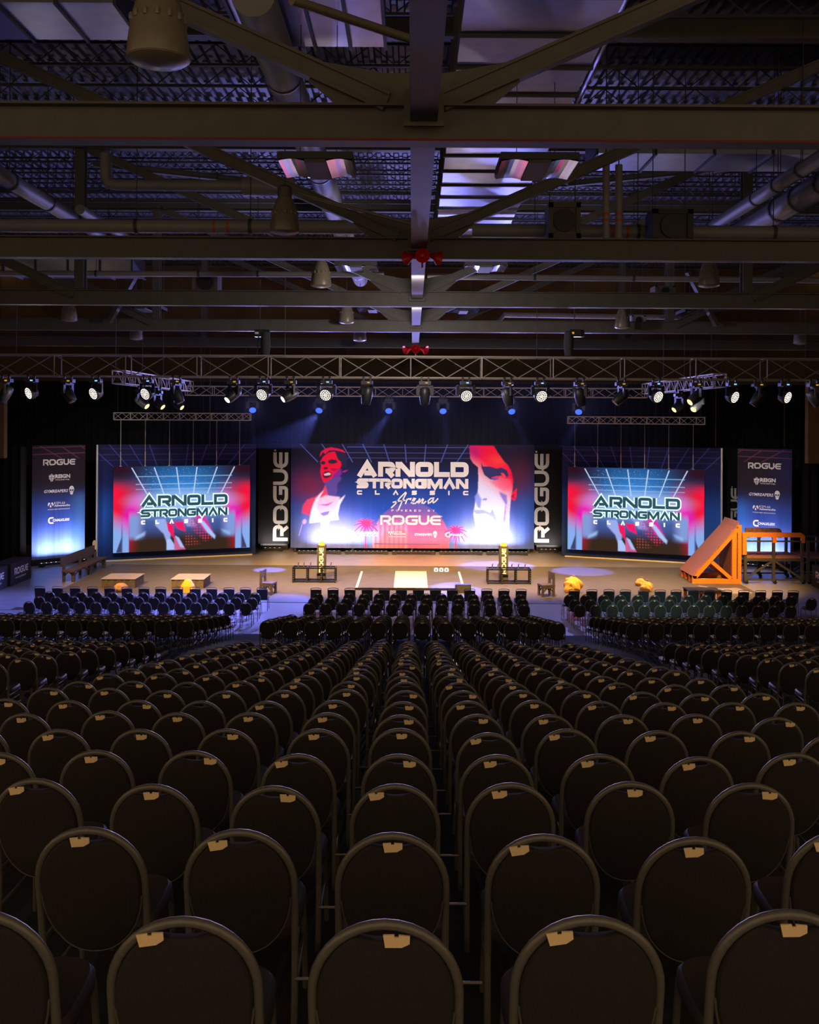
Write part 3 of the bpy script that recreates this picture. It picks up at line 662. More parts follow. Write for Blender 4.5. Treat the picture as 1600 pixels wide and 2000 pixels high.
# ------------------------------------------------------------------ lettering
def fillet(p, closed, k=5):
    out = []; n = len(p)
    for i, a in enumerate(p):
        r = a[2] if len(a) > 2 else 0; v = Vector(a[:2])
        if r <= 0 or (not closed and i in (0, n - 1)): out.append(v); continue
        p0, p1 = Vector(p[i - 1][:2]), Vector(p[(i + 1) % n][:2]); d0 = (p0 - v); d1 = (p1 - v)
        r = min(r, d0.length * 0.5, d1.length * 0.5); s0 = v + d0.normalized() * r; s1 = v + d1.normalized() * r
        for j in range(k + 1): t = j / k; out.append(s0 * (1 - t) ** 2 + v * (2 * t * (1 - t)) + s1 * t * t)
    return out
def ribbon(pts, tx, closed=False):
    """2-D stroke of width tx with mitred corners -> (verts, faces)"""
    n = len(pts); L = []; Rr = []
    for i, p in enumerate(pts):
        a = pts[i - 1] if (i > 0 or closed) else None; b = pts[(i + 1) % n] if (i < n - 1 or closed) else None
        da = (p - a).normalized() if a is not None else None; db = (b - p).normalized() if b is not None else None
        if da is None: da = db
        if db is None: db = da
        na = Vector((-da.y, da.x)); nb = Vector((-db.y, db.x)); m = (na + nb)
        m = m.normalized() if m.length > 1e-6 else na
        k = min(1.0 / max(m.dot(na), 0.3), 2.2) * tx / 2
        L.append(p + m * k); Rr.append(p - m * k)
    fs = [(i, (i + 1) % n, n + (i + 1) % n, n + i) for i in range(n if closed else n - 1)]
    return L + Rr, fs
def glyph(ch, w, t, rnd=0.3):
    """strokes of a wide capital in a box w x 1"""
    a = t / 2; l, r, b, tp = a, w - a, a, 1 - a; c = rnd; m = 0.5
    G = {
        'A': [([(a * 0.8, 0), (w / 2, 1 - a * 0.75), (w - a * 0.8, 0)], 0), ([(w * .36, .24), (w * .72, .24)], 0)],
        'V': [([(a * 0.8, 0), (w / 2, 1 - a * 0.75), (w - a * 0.8, 0)], 0)],
        'R': [([(l, 0), (l, tp), (r, tp, c), (r, .40, c), (l + t, .40)], 0), ([(r - w * .32, .42), (r + a * .1, 0)], 0)],
        'N': [([(l, 0), (l, 1)], 0), ([(r, 0), (r, 1)], 0), ([(l + t * .3, 1 - t * .25), (r - t * .3, t * .25)], 0)],
        'O': [([(l, m), (l, tp, c), (r, tp, c), (r, b, c), (l, b, c)], 1)], '0': [([(l, m), (l, tp, c), (r, tp, c), (r, b, c), (l, b, c)], 1)],
        'L': [([(l, 1), (l, b), (w, b)], 0)],
        'D': [([(l, b), (l, tp), (r, tp, c), (r, b, c)], 1)],
        'S': [([(w, tp), (l, tp, c), (l, m, c), (r, m, c), (r, b, c), (0, b)], 0)],
        'T': [([(0, tp), (w, tp)], 0), ([(w / 2, 0), (w / 2, 1 - t)], 0)],
        'G': [([(w, tp), (l, tp, c), (l, b, c), (r, b, c * .4), (r, m), (w * .52, m)], 0)],
        'M': [([(l, 0), (l, 1)], 0), ([(r, 0), (r, 1)], 0), ([(l + t * .2, 1 - t * .2), (w / 2, .1), (r - t * .2, 1 - t * .2)], 0)],
        'C': [([(w, tp), (l, tp, c), (l, b, c), (w, b)], 0)],
        'I': [([(w / 2, 0), (w / 2, 1)], 0)],
        'U': [([(l, 1), (l, b, c), (r, b, c), (r, 1)], 0)],
        'E': [([(w, tp), (l, tp, c), (l, b, c), (w, b)], 0), ([(l, m), (w, m)], 0)],
        'F': [([(l, 0), (l, tp), (w, tp)], 0), ([(l, m), (w, m)], 0)],
    }
    return G[ch]
class Face:
    """a flat face in space: pt(s, d) = s metres right of and d metres below the top-left corner"""
    def __init__(s, TL, TR, BL):
        s.TL = Vector(TL); s.u = (Vector(TR) - s.TL); s.W = s.u.length; s.u.normalize(); s.v = (Vector(BL) - s.TL); s.H = s.v.length; s.v.normalize(); s.n = s.v.cross(s.u).normalized()
    def pt(s, a, d, off=0.006): return s.TL + s.u * a + s.v * d + s.n * off
def letters(mb, face, items, off=0.006, grow=0.0):
    """items: (char, s0, s1, dtop, dbot, t, rnd) in metres on the face; grow widens the strokes"""
    for ch, s0, s1, d0, d1, t, rnd in items:
        h = d1 - d0; w = (s1 - s0) / h
        for gi, (pts, cl) in enumerate(glyph(ch, w, t, rnd)):
            vs, fs = ribbon(fillet(pts, cl), t + grow / h, bool(cl))
            mb.add([face.pt(s0 + p.x * h, d1 - p.y * h, off + 0.002 * gi) for p in vs], fs)
    return mb
def word(mb, face, text, s0, s1, d0, d1, t=0.22, rnd=0.3, gap=0.08, widths=None, off=0.006, vertical=False, grow=0.0):
    """a word spread over s0..s1; vertical=True reads bottom-to-top inside the box"""
    if vertical:
        f2 = Face.__new__(Face); f2.TL = face.pt(s0, d1, 0); f2.u = -face.v; f2.v = face.u; f2.n = face.n; f2.W = d1 - d0; f2.H = s1 - s0
        return word(mb, f2, text, 0, d1 - d0, 0, s1 - s0, t, rnd, gap, widths, off, False, grow)
    ws = [(widths or {}).get(c, 0.35 if c in 'I' else (0.5 if c == ' ' else 1.0)) for c in text]; h = d1 - d0; g = gap * h
    k = (s1 - s0 - g * (len(text) - 1)) / sum(ws); x = s0; it = []
    for c, w in zip(text, ws):
        if c != ' ': it.append((c, x, x + w * k, d0, d1, t, rnd))
        x += w * k + g
    return letters(mb, face, it, off, grow)
def font_text(mb, face, text, s0, s1, d0, d1, bold=0.02, off=0.006, shear=0.0):
    cu = bpy.data.curves.new('tmp', 'FONT'); cu.body = text; cu.size = 1.0; cu.offset = bold; cu.shear = shear; cu.resolution_u = 2
    o = bpy.data.objects.new('tmp', cu); COL.objects.link(o); dg = bpy.context.evaluated_depsgraph_get(); dg.update()
    me = bpy.data.meshes.new_from_object(o.evaluated_get(dg)); vs = [v.co.copy() for v in me.vertices]; fs = [tuple(p.vertices) for p in me.polygons]
    bpy.data.objects.remove(o); bpy.data.curves.remove(cu); bpy.data.meshes.remove(me)
    if not vs: return mb
    x0 = min(v.x for v in vs); x1 = max(v.x for v in vs); y0 = min(v.y for v in vs); y1 = max(v.y for v in vs)
    return mb.add([face.pt(s0 + (v.x - x0) / (x1 - x0) * (s1 - s0), d1 - (v.y - y0) / (y1 - y0) * (d1 - d0), off) for v in vs], fs)
def flat(mb, face, pts, off=0.006): return mb.add([face.pt(a, d, off) for a, d in pts], [tuple(range(len(pts)))])
def disc(mb, face, a, d, ra, rd=None, off=0.006, n=18): return flat(mb, face, [(a + ra * math.cos(2 * math.pi * i / n), d + (rd or ra) * math.sin(2 * math.pi * i / n)) for i in range(n)], off)
def rogue(mb, face, s0, s1, d0, d1, vertical=False, off=0.006, reg=True):
    word(mb, face, 'ROGUE', s0, s1, d0, d1, 0.225, 0.42, 0.075, {'R': 0.92, 'O': 1.08, 'G': 1.05, 'U': 0.92, 'E': 0.9}, off, vertical)
    if reg:
        if vertical: a, d, r = s0 + (s1 - s0) * 0.12, d0 - (s1 - s0) * 0.14, (s1 - s0) * 0.07
        else: a, d, r = s1 + (d1 - d0) * 0.1, d0 + (d1 - d0) * 0.1, (d1 - d0) * 0.06
        disc(mb, face, a, d, r, off=off, n=10)
    return mb
def crest(mb, face, a, d, w, h, off=0.006):
    """crowned helmet crest: crown points, split faceplate, pointed chin"""
    P = lambda L: flat(mb, face, [(a + x * w, d + y * h) for x, y in L], off)
    P([(-.5, .22), (-.5, -.32), (-.28, -.12), (-.2, -.44), (-.03, -.2), (-.03, .02), (-.38, .12)]); P([(.5, .22), (.38, .12), (.03, .02), (.03, -.2), (.2, -.44), (.28, -.12), (.5, -.32)])
    P([(-.08, -.5), (.08, -.5), (.02, -.26), (-.02, -.26)])
    P([(-.5, .28), (-.36, .18), (-.3, .5), (-.45, .46)]); P([(.5, .28), (.45, .46), (.3, .5), (.36, .18)])
    P([(-.24, .16), (-.06, .10), (-.06, .9), (-.24, .72)]); P([(.24, .16), (.24, .72), (.06, .9), (.06, .10)])
def skull(mb, face, a, d, w, h, off=0.006):
    o = lambda L: flat(mb, face, [(a + x * w, d + y * h) for x, y in L], off)
    n = 14
    o([(-.5 * math.cos(math.pi * i / n), -.5 + .5 - .5 * math.sin(math.pi * i / n)) for i in range(n + 1)])            # dome
    o([(-.5, 0.0), (-.42, 0.0), (-.36, .2), (-.44, .2)]); o([(.42, 0), (.5, 0), (.44, .2), (.36, .2)])
    o([(-.1, 0), (.1, 0), (.05, .1), (-.05, .1)]); o([(-.44, .2), (-.1, .2), (0, .12), (.1, .2), (.44, .2), (.34, .32), (-.34, .32)])
    o([(-.32, .35), (.32, .35), (.26, .6), (.12, .7), (-.12, .7), (-.26, .6)])
def mark_round(mb, face, a, d, r, off=0.006):
    n = 16
    for k in (-1, 1):
        flat(mb, face, [(a + r * k * math.sin(math.pi * i / n) + 0.02 * r * k, d - r * math.cos(math.pi * i / n)) for i in range(3, n - 4)] + [(a + k * r * 0.12, d - r * 0.5)], off)
    flat(mb, face, [(a - r * .3, d + r * .55), (a, d - r * .1), (a + r * .3, d + r * .55), (a + r * .15, d + r * .95), (a - r * .15, d + r * .95)], off)
def horseshoe(mb, face, a, d, w, h, off=0.006):
    vs, fs = ribbon(fillet([(w, h * .88), (w * .2, h * .88, h * .4), (w * .2, h * .12, h * .4), (w, h * .12)], False), h * .22)
    mb.add([face.pt(a + p.x, d + h - p.y, off) for p in vs], fs)
# ------------------------------------------------------------------ centre banner
def board(name, label, TL, TR, BL, cat='banner', thick=0.06, edge='print_black', loc=None):
    f = Face(TL, TR, BL); t = thing(name, label, cat, loc or (Vector(BL) + f.u * f.W / 2))
    m = MB(); c = [f.pt(a, d, o) for o in (-thick, -0.002) for a, d in ((0, 0), (f.W, 0), (f.W, f.H), (0, f.H))]
    m.add(c, [(0, 1, 2, 3), (7, 6, 5, 4), (0, 4, 5, 1), (1, 5, 6, 2), (2, 6, 7, 3), (3, 7, 4, 0)]); m.build('backing_panel', edge, t)
    return t, f
y = CB['y']
TL, TR, BL = (CB['x0'], y, CB['z1']), (CB['x1'], y, CB['z1']), (CB['x0'], y, CB['z0'])
ban, bf = board('stage_banner', 'wide centre stage banner printed with two tinted portraits, palms and big lettering', TL, TR, BL)
A = Art(760, 324, 570, 1045, 870, 1072); X, Y = A.X, A.Y
v = (Y - 870) / 202
A.C[:] = np.array((0.012, 0.010, 0.032))
A.over(sst(0.12, 0.75, v) * (0.35 + 0.65 * np.exp(-((X - 805) / 190) ** 2)), (0.02, 0.085, 0.50))
A.over(sst(0.62, 1.0, v) * 0.45, (0.18, 0.25, 0.66))  # pale foot: printed haze, with some light-bar glow put into the colour
A.over(np.exp(-((X - 606) / 38) ** 2 - ((Y - 955) / 30) ** 2) * 0.8, (0.20, 0.012, 0.035)); A.over(np.exp(-((X - 1016) / 26) ** 2 - ((Y - 938) / 42) ** 2) * 0.75, (0.10, 0.012, 0.02))
A.over(np.exp(-((X - 585) / 26) ** 2 - ((Y - 1030) / 40) ** 2) * 0.8, (0.03, 0.09, 0.36)); A.over(np.exp(-((X - 1030) / 22) ** 2 - ((Y - 1020) / 50) ** 2) * 0.8, (0.03, 0.10, 0.40))
A.streaks(0.35, 950, 1040)
for x0, x1 in ((588, 622), (630, 655), (670, 690), (710, 727), (751, 762), (792, 795), (833, 830), (875, 862), (915, 893)): A.seg((x0, 871), (x1, 905), 1.3, (0.10, 0.14, 0.55), 0.8)
for yy, al in ((876, .7), (887, .55), (897, .4)): A.seg((680, yy), (930, yy), 1.0, (0.08, 0.12, 0.5), al)
A.over(np.exp(-((X - 650) / 60) ** 2 - ((Y - 1040) / 40) ** 2) * 0.5, (0.42, 0.40, 0.78)); A.over(np.exp(-((X - 950) / 55) ** 2 - ((Y - 1040) / 45) ** 2) * 0.5, (0.42, 0.45, 0.80))  # two pale pools: print mixed with painted-in glow of the light bars
# rising sun disc
sd = np.hypot(X - 804, Y - 1058); sm = 1 - sst(74, 76, sd); tcol = sst(985, 1060, Y)[..., None]
A.C = A.C * (1 - sm[..., None] * 0.92) + ((1 - tcol) * np.array((0.12, 0.09, 0.42)) + tcol * np.array((0.74, 0.10, 0.20))) * sm[..., None] * 0.92
A.over(sm * np.clip(np.abs(np.sin(X * 0.35)) * 0.5, 0, 1) * sst(1010, 1035, Y) * (X < 800), (0.70, 0.42, 0.62))
A.over(sm * ((np.sin(X * 2.1 + Y * 0.9) > 0.75) & (np.sin(Y * 1.9) > 0.2)) * sst(810, 850, X) * 0.35, (0.75, 0.5, 0.65))
A.over(blur(polymask(X, Y, [(742, 1066), (752, 1040), (790, 1034), (806, 1054), (790, 1072), (742, 1072)]), 3) * 0.6, (0.85, 0.10, 0.12))
A.seg((734, 1063.5), (860, 1064), 1.6, (0.10, 0.09, 0.30))
# palms
def palm(cx, cy, s, c):
    for an, ln in ((195, 22), (170, 24), (145, 22), (118, 20), (80, 18), (45, 21), (15, 22), (-15, 24), (-40, 22), (225, 20), (-65, 16), (250, 15)):
        pr = None
        for i in range(7):
            f = i / 6; q = (cx + math.cos(R(an)) * ln * s * f, cy - math.sin(R(an)) * ln * s * f + 9 * s * f * f)
            if pr: A.seg(pr, q, 3.2 * s * (1 - 0.6 * f), c, 0.95)
            pr = q
    A.seg((cx, cy), (cx - 1, 1072), 2.2 * s, c, 0.9)
palm(717, 1024, 1.0, (0.85, 0.03, 0.14)); palm(893, 1036, 0.95, (0.85, 0.03, 0.16))
# left portrait (a smiling man in a vest), tinted red and pale
z = lambda L: [(560 + a / 9.523, 870 + b / 9.523) for a, b in L]
RED, PINK, PALE, NAVY = (0.80, 0.006, 0.045), (0.75, 0.16, 0.42), (0.80, 0.70, 0.82), (0.022, 0.018, 0.06)
A.poly(z([(690, 690), (860, 640), (950, 540), (1040, 640), (960, 740), (950, 960), (800, 985), (740, 940), (735, 760)]), (0.10, 0.06, 0.30), 1.0)
A.poly(z([(300, 1280), (320, 1140), (400, 1030), (560, 980), (690, 870), (735, 760), (800, 985), (640, 1010), (560, 1100), (470, 1280), (440, 1330), (390, 1310)]), (0.75, 0.05, 0.14), 0.9)
A.poly(z([(300, 1280), (390, 1300), (440, 1400), (330, 1700), (240, 1880), (200, 1800), (330, 1480)]), (0.12, 0.14, 0.50), 1.5, 0.8)
A.poly(z([(560, 1040), (740, 950), (900, 970), (1010, 980), (960, 1180), (820, 1300), (720, 1345), (620, 1295), (570, 1180)]), (0.72, 0.50, 0.68), 0.8)
A.poly(z([(640, 1290), (720, 1260), (820, 1240), (790, 1310), (700, 1335)]), (0.18, 0.15, 0.55), 0.6); A.poly(z([(600, 1130), (760, 1110), (900, 1060), (780, 1150)]), (0.72, 0.10, 0.45), 0.6)
A.poly(z([(560, 1010), (715, 845), (650, 960), (585, 1090), (585, 1200), (640, 1310), (720, 1350), (820, 1300), (930, 1180), (985, 1040), (1110, 940), (1010, 1120), (970, 1300), (990, 1400), (820, 1420), (700, 1720), (650, 1440), (440, 1470), (470, 1250), (510, 1120)]), PALE, 0.8)
A.poly(z([(640, 250), (640, 180), (740, 85), (840, 62), (970, 90), (1090, 160), (1150, 250), (1130, 430), (1050, 440), (940, 330), (760, 200)]), NAVY, 0.6)
A.poly(z([(625, 240), (650, 150), (740, 88), (840, 64), (960, 86), (1060, 115), (1115, 165), (1000, 135), (900, 115), (800, 125), (730, 190), (690, 150), (660, 200)]), (0.72, 0.005, 0.07), 0.5)
A.poly(z([(690, 240), (800, 160), (910, 140), (935, 200), (965, 285), (1020, 330), (1035, 400), (985, 480), (930, 540), (895, 570), (855, 640), (780, 685), (700, 715), (665, 640), (640, 520), (655, 420), (640, 330)]), RED, 0.6)
A.poly(z([(870, 560), (960, 520), (1020, 440), (1040, 560), (930, 640)]), (0.20, 0.02, 0.30), 1.0)
A.ell(*z([(692, 352)])[0], 4.6, 3.6, NAVY); A.poly(z([(775, 320), (850, 285), (940, 300), (960, 345), (880, 372), (800, 360)]), NAVY, 0.5)
A.ell(*z([(740, 452)])[0], 4.6, 2.4, (0.10, 0.008, 0.05)); A.poly(z([(690, 600), (690, 550), (730, 510), (800, 505), (855, 545), (845, 600), (770, 635), (710, 630)]), (0.07, 0.01, 0.05), 0.5)
A.poly(z([(705, 560), (800, 530), (840, 555), (820, 580), (720, 590)]), (0.80, 0.50, 0.58), 0.4); A.poly(z([(830, 450), (990, 460), (900, 510), (855, 500)]), (0.40, 0.005, 0.08), 0.7)
A.ell(*z([(1100, 505)])[0], 5, 1.6, (0.45, 0.02, 0.30), 0.5, 0.8, -0.35); A.ell(*z([(350, 1440)])[0], 4, 5, (0.62, 0.40, 0.66), 0.4, 0.8, 0.5); A.seg(z([(310, 1490)])[0], z([(250, 1700)])[0], 1.0, (0.5, 0.4, 0.7), .8)
# right portrait (half of a stern face)
z = lambda L: [(900 + a / 9.527, 870 + b / 9.527) for a, b in L]
face = z([(170, 20), (620, 20), (700, 150), (800, 290), (890, 380), (945, 480), (985, 650), (975, 830), (945, 1000), (920, 1250), (910, 1560), (960, 1680), (850, 1760), (600, 1800), (330, 1650), (250, 1290), (270, 1150), (300, 960), (330, 880), (340, 640), (335, 420), (240, 340), (190, 260)])
fm = blur(polymask(X, Y, face), 0.7 / A.k); zx, zy = (X - 900) * 9.527, (Y - 870) * 9.527
tt = np.clip(sst(350, 950, zy + (560 - zx) * 0.75), 0, 1)[..., None]
fc = (1 - tt) * np.array((0.85, 0.006, 0.05)) + tt * np.array((0.70, 0.66, 0.82))
A.C = A.C * (1 - fm[..., None]) + fc * fm[..., None]
A.over(fm * np.exp(-((zx - 700) / 170) ** 2 - ((zy - 290) / 110) ** 2) * 0.7, (0.95, 0.07, 0.05)); A.over(fm * np.exp(-((zx - 250) / 130) ** 2 - ((zy - 130) / 150) ** 2) * 0.7, (0.35, 0.01, 0.22))
A.poly(z([(390, 330), (430, 405), (560, 405), (680, 440), (770, 420), (870, 470), (905, 560), (850, 625), (790, 560), (720, 580), (640, 650), (560, 640), (450, 560), (395, 430)]), (0.035, 0.03, 0.12), 0.6)
A.poly(z([(560, 610), (690, 600), (730, 640), (640, 665)]), (0.10, 0.09, 0.36), 0.4); A.poly(z([(570, 605), (690, 575), (760, 590), (700, 620)]), (0.8, 0.03, 0.15), 0.4); A.poly(z([(750, 520), (810, 525), (860, 600), (820, 610)]), (0.9, 0.05, 0.08), 0.4)
A.poly(z([(560, 680), (760, 620), (940, 640), (960, 820), (800, 860), (700, 800)]), (0.85, 0.10, 0.20), 2.0, 0.7)
A.poly(z([(720, 860), (870, 930), (885, 1200), (830, 1500), (800, 1400), (845, 1100), (760, 960)]), (0.18, 0.10, 0.48), 1.2, 0.85); A.poly(z([(860, 1100), (920, 1080), (910, 1560), (850, 1640), (850, 1300)]), (0.72, 0.50, 0.66), 0.8)
A.poly(z([(330, 880), (400, 1010), (390, 1060), (380, 1180), (330, 1160), (290, 1060), (270, 960)]), (0.20, 0.26, 0.72), 1.0, 0.9); A.poly(z([(400, 1020), (450, 990), (510, 995), (480, 1035)]), (0.20, 0.26, 0.72), 0.5)
A.poly(z([(240, 1210), (430, 1205), (560, 1260), (600, 1190), (660, 1300), (700, 1400), (690, 1500), (600, 1340), (480, 1270), (300, 1290)]), (0.28, 0.34, 0.78), 0.7); A.poly(z([(260, 1400), (450, 1360), (600, 1430), (420, 1480)]), (0.34, 0.40, 0.82), 1.2, 0.8)
A.poly(z([(940, 960), (970, 890), (1055, 800), (1050, 960), (1010, 1035), (965, 1010)]), (0.85, 0.01, 0.05), 0.6); A.poly(z([(960, 950), (1010, 900), (1000, 990)]), (0.25, 0.01, 0.08), 0.5)
A.C *= (1 + 0.06 * A.rs.randn(A.ny, A.nx, 1))
art_object('printed_artwork', A, TL, TR, BL, 'banner_print', ban)
for x in (-6.5, -3.3, 0.0, 3.3, 6.5): MB().bx(x - 0.06, x + 0.06, y + 0.01, y + 0.6, 0.0, 0.3).build('support_foot', 'black_metal', ban)
sx = lambda px: (px - 570) / 475 * bf.W; sy = lambda py: (py - 870) / 202 * bf.H
def bw(x0, x1, ch, d0, d1, t, rnd, s=6.667): return (ch, sx(690 + x0 / s), sx(690 + x1 / s), sy(890 + d0 / s), sy(890 + d1 / s), t, rnd)
SH = {'ARNOLD': [(60, 322, 'A'), (333, 556, 'R'), (560, 812, 'N'), (820, 1050, 'O'), (1060, 1265, 'L'), (1275, 1510, 'D')],
      'STRONGMAN': [(57, 210, 'S'), (213, 358, 'T'), (361, 503, 'R'), (506, 655, 'O'), (660, 812, 'N'), (815, 970, 'G'), (975, 1172, 'M'), (1180, 1342, 'V'), (1346, 1507, 'N')],
      'CLASSIC': [(60, 126, 'C'), (293, 355, 'L'), (527, 600, 'V'), (772, 838, 'S'), (1005, 1075, 'S'), (1240, 1270, 'I'), (1440, 1508, 'C')]}
m = MB()
letters(m, bf, [bw(a, b, c, 95, 288, 0.33, 0.22) for a, b, c in SH['ARNOLD']]); letters(m, bf, [bw(a, b, c, 312, 440, 0.33, 0.22) for a, b, c in SH['STRONGMAN']]); letters(m, bf, [bw(a, b, c, 466, 522, 0.33, 0.15) for a, b, c in SH['CLASSIC']])
tag(m.build('title_lettering', 'print_white', ban), 'pale capital lettering in three lines')
m = MB(); P8 = lambda L: [Vector((sx(690 + a / 6.667), -sy(890 + b / 6.667))) for a, b in L]
for L in ([(505, 692), (560, 640), (620, 560), (690, 490), (700, 500), (650, 600), (605, 705), (600, 720)], [(525, 620), (560, 612), (690, 590)], [(690, 640), (712, 580), (725, 575), (760, 570), (750, 590)], [(762, 630), (800, 600), (820, 570), (800, 565), (780, 600), (790, 635), (820, 630), (850, 600)],
          [(850, 628), (872, 575), (880, 580), (870, 625), (915, 572), (925, 580), (905, 625), (930, 630), (960, 600)], [(1060, 560), (1020, 565), (985, 600), (990, 628), (1020, 615), (1060, 562), (1045, 610), (1055, 622), (1080, 605), (1116, 565)]):
    vs, fs = ribbon(P8(L), 0.075); m.add([bf.pt(p.x, -p.y, 0.008) for p in vs], fs)
tag(m.build('script_lettering', 'print_white', ban), 'slanted handwritten word')
m = MB(); rogue(m, bf, sx(690 + 365 / 6.667), sx(690 + 1150 / 6.667), sy(890 + 787 / 6.667), sy(890 + 910 / 6.667))
for i, c in enumerate('POWERED BY'):
    if c != ' ': font_text(m, bf, c, sx(690 + (510 + i * 59) / 6.667), sx(690 + (540 + i * 59) / 6.667), sy(890 + 712 / 6.667), sy(890 + 738 / 6.667), 0.015)
tag(m.build('sponsor_lettering', 'print_white', ban), 'pale sponsor wordmark under a spaced line')
def logo_reign(m, f, a0, a1, d0, d1):
    w = a1 - a0; h = d1 - d0; crest(m, f, a0 + w * .13, d0 + h * .42, w * .25, h * .62)
    font_text(m, f, 'REIGN', a0 + w * .29, a1, d0 + h * .18, d0 + h * .62, 0.045); font_text(m, f, 'TOTAL BODY FUEL', a0 + w * .29, a1 - w * .02, d0 + h * .72, d0 + h * .86, 0.015)
def logo_gym(m, f, a0, a1, d0, d1):
    w = a1 - a0; h = d1 - d0; font_text(m, f, 'GYMREAPERS', a0, a0 + w * .79, d0 + h * .36, d0 + h * .70, 0.02, shear=0.15); skull(m, f, a0 + w * .91, d0 + h * .42, w * .17, h * .82)
def logo_ksm(m, f, a0, a1, d0, d1):
    w = a1 - a0; h = d1 - d0; mark_round(m, f, a0 + w * .13, d0 + h * .34, w * .125)
    font_text(m, f, 'KSM-66', a0 + w * .29, a0 + w * .78, d0 + h * .04, d0 + h * .32, 0.0); font_text(m, f, 'Ashwagandha', a0 + w * .29, a1, d0 + h * .36, d0 + h * .66, 0.03)
    font_text(m, f, "WORLD'S BEST ASHWAGANDHA", a0, a1, d0 + h * .84, d0 + h * .97, 0.01)
def logo_chalk(m, f, a0, a1, d0, d1):
    w = a1 - a0; h = d1 - d0; horseshoe(m, f, a0, d0, w * .27, h); font_text(m, f, 'CHALKLESS', a0 + w * .23, a1, d0 + h * .3, d0 + h * .68, 0.04, shear=0.1)
b8 = lambda a0, a1, d0, d1: (sx(690 + a0 / 6.667), sx(690 + a1 / 6.667), sy(890 + d0 / 6.667), sy(890 + d1 / 6.667))
for fn, bx8 in ((logo_reign, (90, 340, 985, 1070)), (logo_ksm, (470, 695, 985, 1070)), (logo_gym, (812, 1105, 985, 1075)), (logo_chalk, (1205, 1450, 1000, 1068))):
    m = MB(); fn(m, bf, *b8(*bx8)); m.build('logo_lettering', 'print_white', ban)
def light_bar(label, p, q, n):
    p, q = Vector(p), Vector(q); d = (q - p); L = d.length; d.normalize(); t = thing('floor_light_bar', label, 'stage light', (p + q) / 2, 'light bars on the floor before the banners')
    MB().bar(p + Vector((0, 0, 0.13)), q + Vector((0, 0, 0.13)), 0.14, 0.12).build('bar_housing', 'black_metal', t)
    m = MB()
    for i in range(n): c = p + d * (L * (i + .5) / n); m.lathe([(0.0, 0.195), (0.035, 0.193)], 8, c, (0, 0, 1), (False, False))
    m.build('lens_pattern', 'glow_white', t)
    m = MB()
    for f in (.06, .94): c = p + d * (L * f); m.box(c + Vector((0, 0, 0.035)), (0.22, 0.24, 0.07))
    m.build('foot_bracket_frame', 'black_metal', t)
yb = CB['y'] - 0.62
for x0, x1, lb in ((-6.3, -3.9, 'first black light bar under the centre banner, below the smiling portrait'), (-3.7, -1.3, 'second black light bar under the centre banner, beside the racked tower'), (-1.1, 1.3, 'third black light bar under the centre banner, below the sun disc'), (1.5, 3.9, 'fourth black light bar under the centre banner, beside the second palm'), (4.1, 6.4, 'fifth black light bar under the centre banner, below the stern half face')):
    light_bar(lb, (x0, yb, 0), (x1, yb, 0), 10)
# ------------------------------------------------------------------ black columns with vertical wordmarks
for (x0, x1, yy, t0, t1, lb) in ((pw(505, 900, 55.0).x, pw(566, 900, 55).x, 55.0, 534, 563, 'tall black fabric panel with a vertical wordmark beside the smiling portrait'),
                                 (pw(1046, 900, 55.0).x, pw(1101, 900, 55).x, 55.0, 1044, 1073, 'tall black fabric panel with a vertical wordmark beside the stern half face'),
                                 (pw(1404, 900, 53.2).x, pw(1446, 900, 53.2).x, 53.2, 1428, 1452, 'tall black fabric panel half hidden behind the far sponsor banner')):
    t, f = board('fabric_column', lb, (x0, yy, 6.02), (x1, yy, 6.02), (x0, yy, 0.35), thick=0.3)
    s0, s1 = (pw(t0, 900, yy).x - x0), (pw(t1, 900, yy).x - x0)
    if t0 > 1400: s1 = min(s1, f.W - 0.02)
    m = MB(); rogue(m, f, s0, s1, 6.02 - pw(800, 885 if t0 < 1400 else 950, yy).z, 6.02 - pw(800, 1058 if t0 < 1400 else 1068, yy).z, True, 0.008)
    m.build('wordmark_lettering', 'print_grey', t)
    b = MB(); b.bx(x0 + 0.1, x1 - 0.1, yy + 0.1, yy + 0.4, 0, 0.36); b.build('base', 'black_metal', t)
light_bar('short light bar at the foot of the black column beside the smiling portrait', (-8.35, 54.55, 0), (-7.3, 54.55, 0), 4)
light_bar('short light bar at the foot of the black column beside the stern half face', (7.15, 54.55, 0), (8.15, 54.55, 0), 4)
# ------------------------------------------------------------------ angled panels and hanging video screens
def panel_art(flip):
    A = Art(320, 232, 0, 1, 0, 1); X, Y = (1 - A.X if flip else A.X), A.Y
    A.C[:] = np.array((0.022, 0.02, 0.07)); A.over(sst(0.0, 0.5, Y) * 0.75, (0.018, 0.035, 0.19)); A.over(np.exp(-(X / 0.22) ** 2) * sst(0.3, 0.62, Y) * (0.55 + 0.45 * sst(1.0, .7, Y)), (0.03, 0.12, 0.55))
    A.over(np.exp(-((X - 1) / 0.13) ** 2) * sst(0.3, 0.55, Y), (0.04, 0.10, 0.38)); A.over(sst(0.82, 1, Y) * 0.7, (0.02, 0.028, 0.10))
    A.streaks(0.25, 0.3, 0.6); X = A.X
    for i in range(10):
        x0 = -0.05 + i * 0.122; A.seg((x0, 0), (0.5 + (x0 - 0.5) * 0.72, 0.2), 0.0045, (0.10, 0.12, 0.50), 0.75)
    for yy in (0.035, 0.085, 0.135): A.seg((0.02, yy), (0.98, yy), 0.004, (0.08, 0.10, 0.42), 0.5)
    return A
